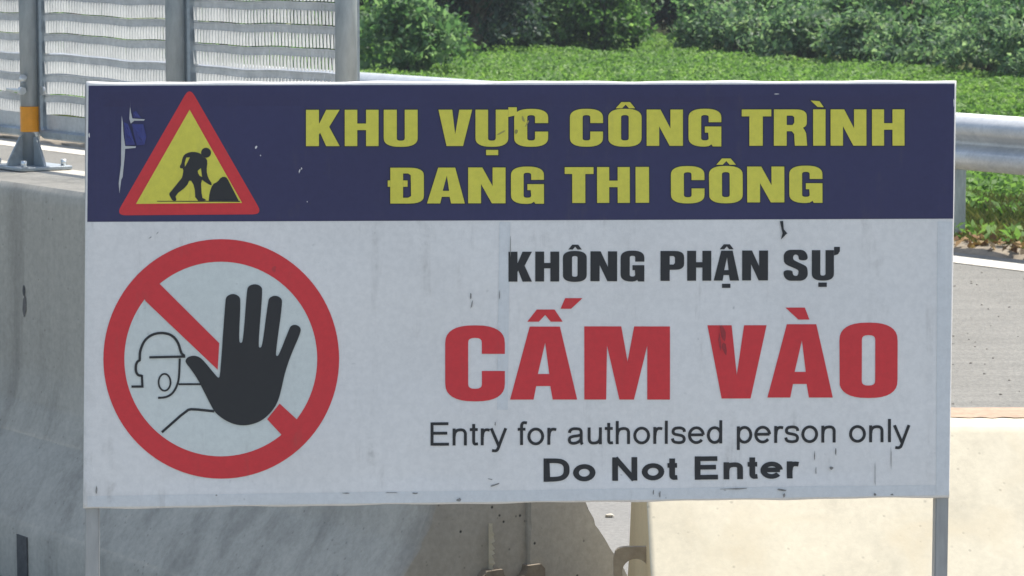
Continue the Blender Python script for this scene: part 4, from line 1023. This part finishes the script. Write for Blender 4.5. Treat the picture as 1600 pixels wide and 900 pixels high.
def blades(name, P, H, mat, w=0.005):
    n = len(P); ang = RNG.uniform(0, 2 * math.pi, n); ln = RNG.normal(size=(n, 2)) * 0.35
    d = np.stack([np.cos(ang), np.sin(ang), np.zeros(n)], 1) * w
    V = np.empty((n, 4, 3)); tip = P + np.stack([ln[:, 0] * H, ln[:, 1] * H, H], 1); mid = P + np.stack([ln[:, 0] * H * .25, ln[:, 1] * H * .25, H * .55], 1)
    V[:, 0] = P - d; V[:, 1] = P + d; V[:, 2] = mid + d * .8; V[:, 3] = tip
    me = bpy.data.meshes.new(name); me.vertices.add(n * 4); me.vertices.foreach_set('co', V.reshape(-1))
    me.loops.add(n * 4); me.loops.foreach_set('vertex_index', np.arange(n * 4, dtype=np.int32)); me.polygons.add(n)
    me.polygons.foreach_set('loop_start', np.arange(0, n * 4, 4, dtype=np.int32)); me.polygons.foreach_set('loop_total', np.full(n, 4, dtype=np.int32)); me.update(calc_edges=True)
    me.materials.append(mat); o = bpy.data.objects.new(name, me); col.objects.link(o); return o
def strip_points(n, a0, a1, c0, c1):
    a = RNG.uniform(a0, a1, n); c = RNG.uniform(c0, c1, n)
    return np.stack([a * DV.x + c * CV.x, a * DV.y + c * CV.y, np.full(n, 0.0)], 1), a, c
P1, a1_, c1_ = strip_points(42000, -17, -8, 12.2, 13.6); P2, a2_, c2_ = strip_points(26000, -40, -17, 12.12, 13.8)
GP = np.concatenate([P1, P2]); cc = np.concatenate([c1_, c2_])
GP[:, 2] = 0.03
tag(blades('verge_grass', GP, RNG.uniform(0.05, 0.17, len(GP)) * np.clip((cc - 12.0) * 0.9, .12, 1.0), M['grass']), 'dry green grass on the verge under the guardrail', 'grass', kind='stuff')
PD, _, _ = strip_points(1700, -22, -8, 12.02, 12.5); PD[:, 2] = 0.03 + RNG.uniform(0, .035, len(PD))
tag(leaf_mesh('fallen_leaves', PD, 0.075, M['dead_leaf'], up=0.9, aspect=0.6), 'dry brown leaves fallen along the far road edge', 'leaves', kind='stuff')
PW, _, _ = strip_points(700, -16, -9, 12.15, 12.6); PW[:, 2] = 0.06 + RNG.uniform(0, .06, len(PW))
tag(leaf_mesh('verge_weeds', PW, 0.07, M['crop'], up=0.6, aspect=0.5), 'small green weeds among the fallen leaves at the road edge', 'weeds', kind='stuff')

# ------------------------------------------------------------------ stones and grit
def stone_mesh(bm, p, r):
    m = bmesh.ops.create_icosphere(bm, subdivisions=1, radius=r, matrix=Matrix.Translation(p) @ Matrix.Rotation(random.random() * 3, 4, 'Z') @ Matrix.Diagonal((1.2, .9, .6, 1)))
    for v in m['verts']: v.co += Vector((random.uniform(-1, 1), random.uniform(-1, 1), random.uniform(-.6, .6))) * r * .25
for px, py, r_, lb_ in ((952, 805, 0.012, 'small pale stone on the pavement in the gap between the barriers'), (906, 806, 0.014, 'pale concrete chip lying against the rough end of the tall barrier')):
    bm = bmesh.new(); p = on_height(px, py, 0.006); stone_mesh(bm, Vector((0, 0, r_ * .5)), r_); o = bm_obj('stone', bm, M['stone']); o.location = (p.x, p.y, 0); tag(o, lb_, 'stone')
bm = bmesh.new()
for _ in range(900):
    a = random.uniform(-16, -6); c = random.choice([random.uniform(8.0, 11.6), random.uniform(4.8, 9.5)])
    p = rf(a, c, 0.006); stone_mesh(bm, p, random.uniform(0.002, 0.0075))
tag(bm_obj('road_grit', bm, mat_simple('grit', (0.22, 0.20, 0.17), 0.9, 0, 0.7, 3)), 'loose grit scattered over the road', 'grit', kind='stuff')

# ------------------------------------------------------------------ the summer air
bm = bmesh.new(); add_box(bm, -60, 60, -6, 110, -1.1, 9.0)
m = bpy.data.materials.new('thin_haze'); m.use_nodes = True; nt = m.node_tree; nt.nodes.clear()
out = nt.nodes.new('ShaderNodeOutputMaterial'); pv = nt.nodes.new('ShaderNodeVolumePrincipled')
pv.inputs['Color'].default_value = (0.80, 0.88, 0.95, 1); pv.inputs['Density'].default_value = 0.0007; pv.inputs['Anisotropy'].default_value = 0.0
nt.links.new(pv.outputs[0], out.inputs['Volume'])
tag(bm_obj('haze', bm, m), 'thin pale haze in the air over the road and field', 'haze', kind='stuff')
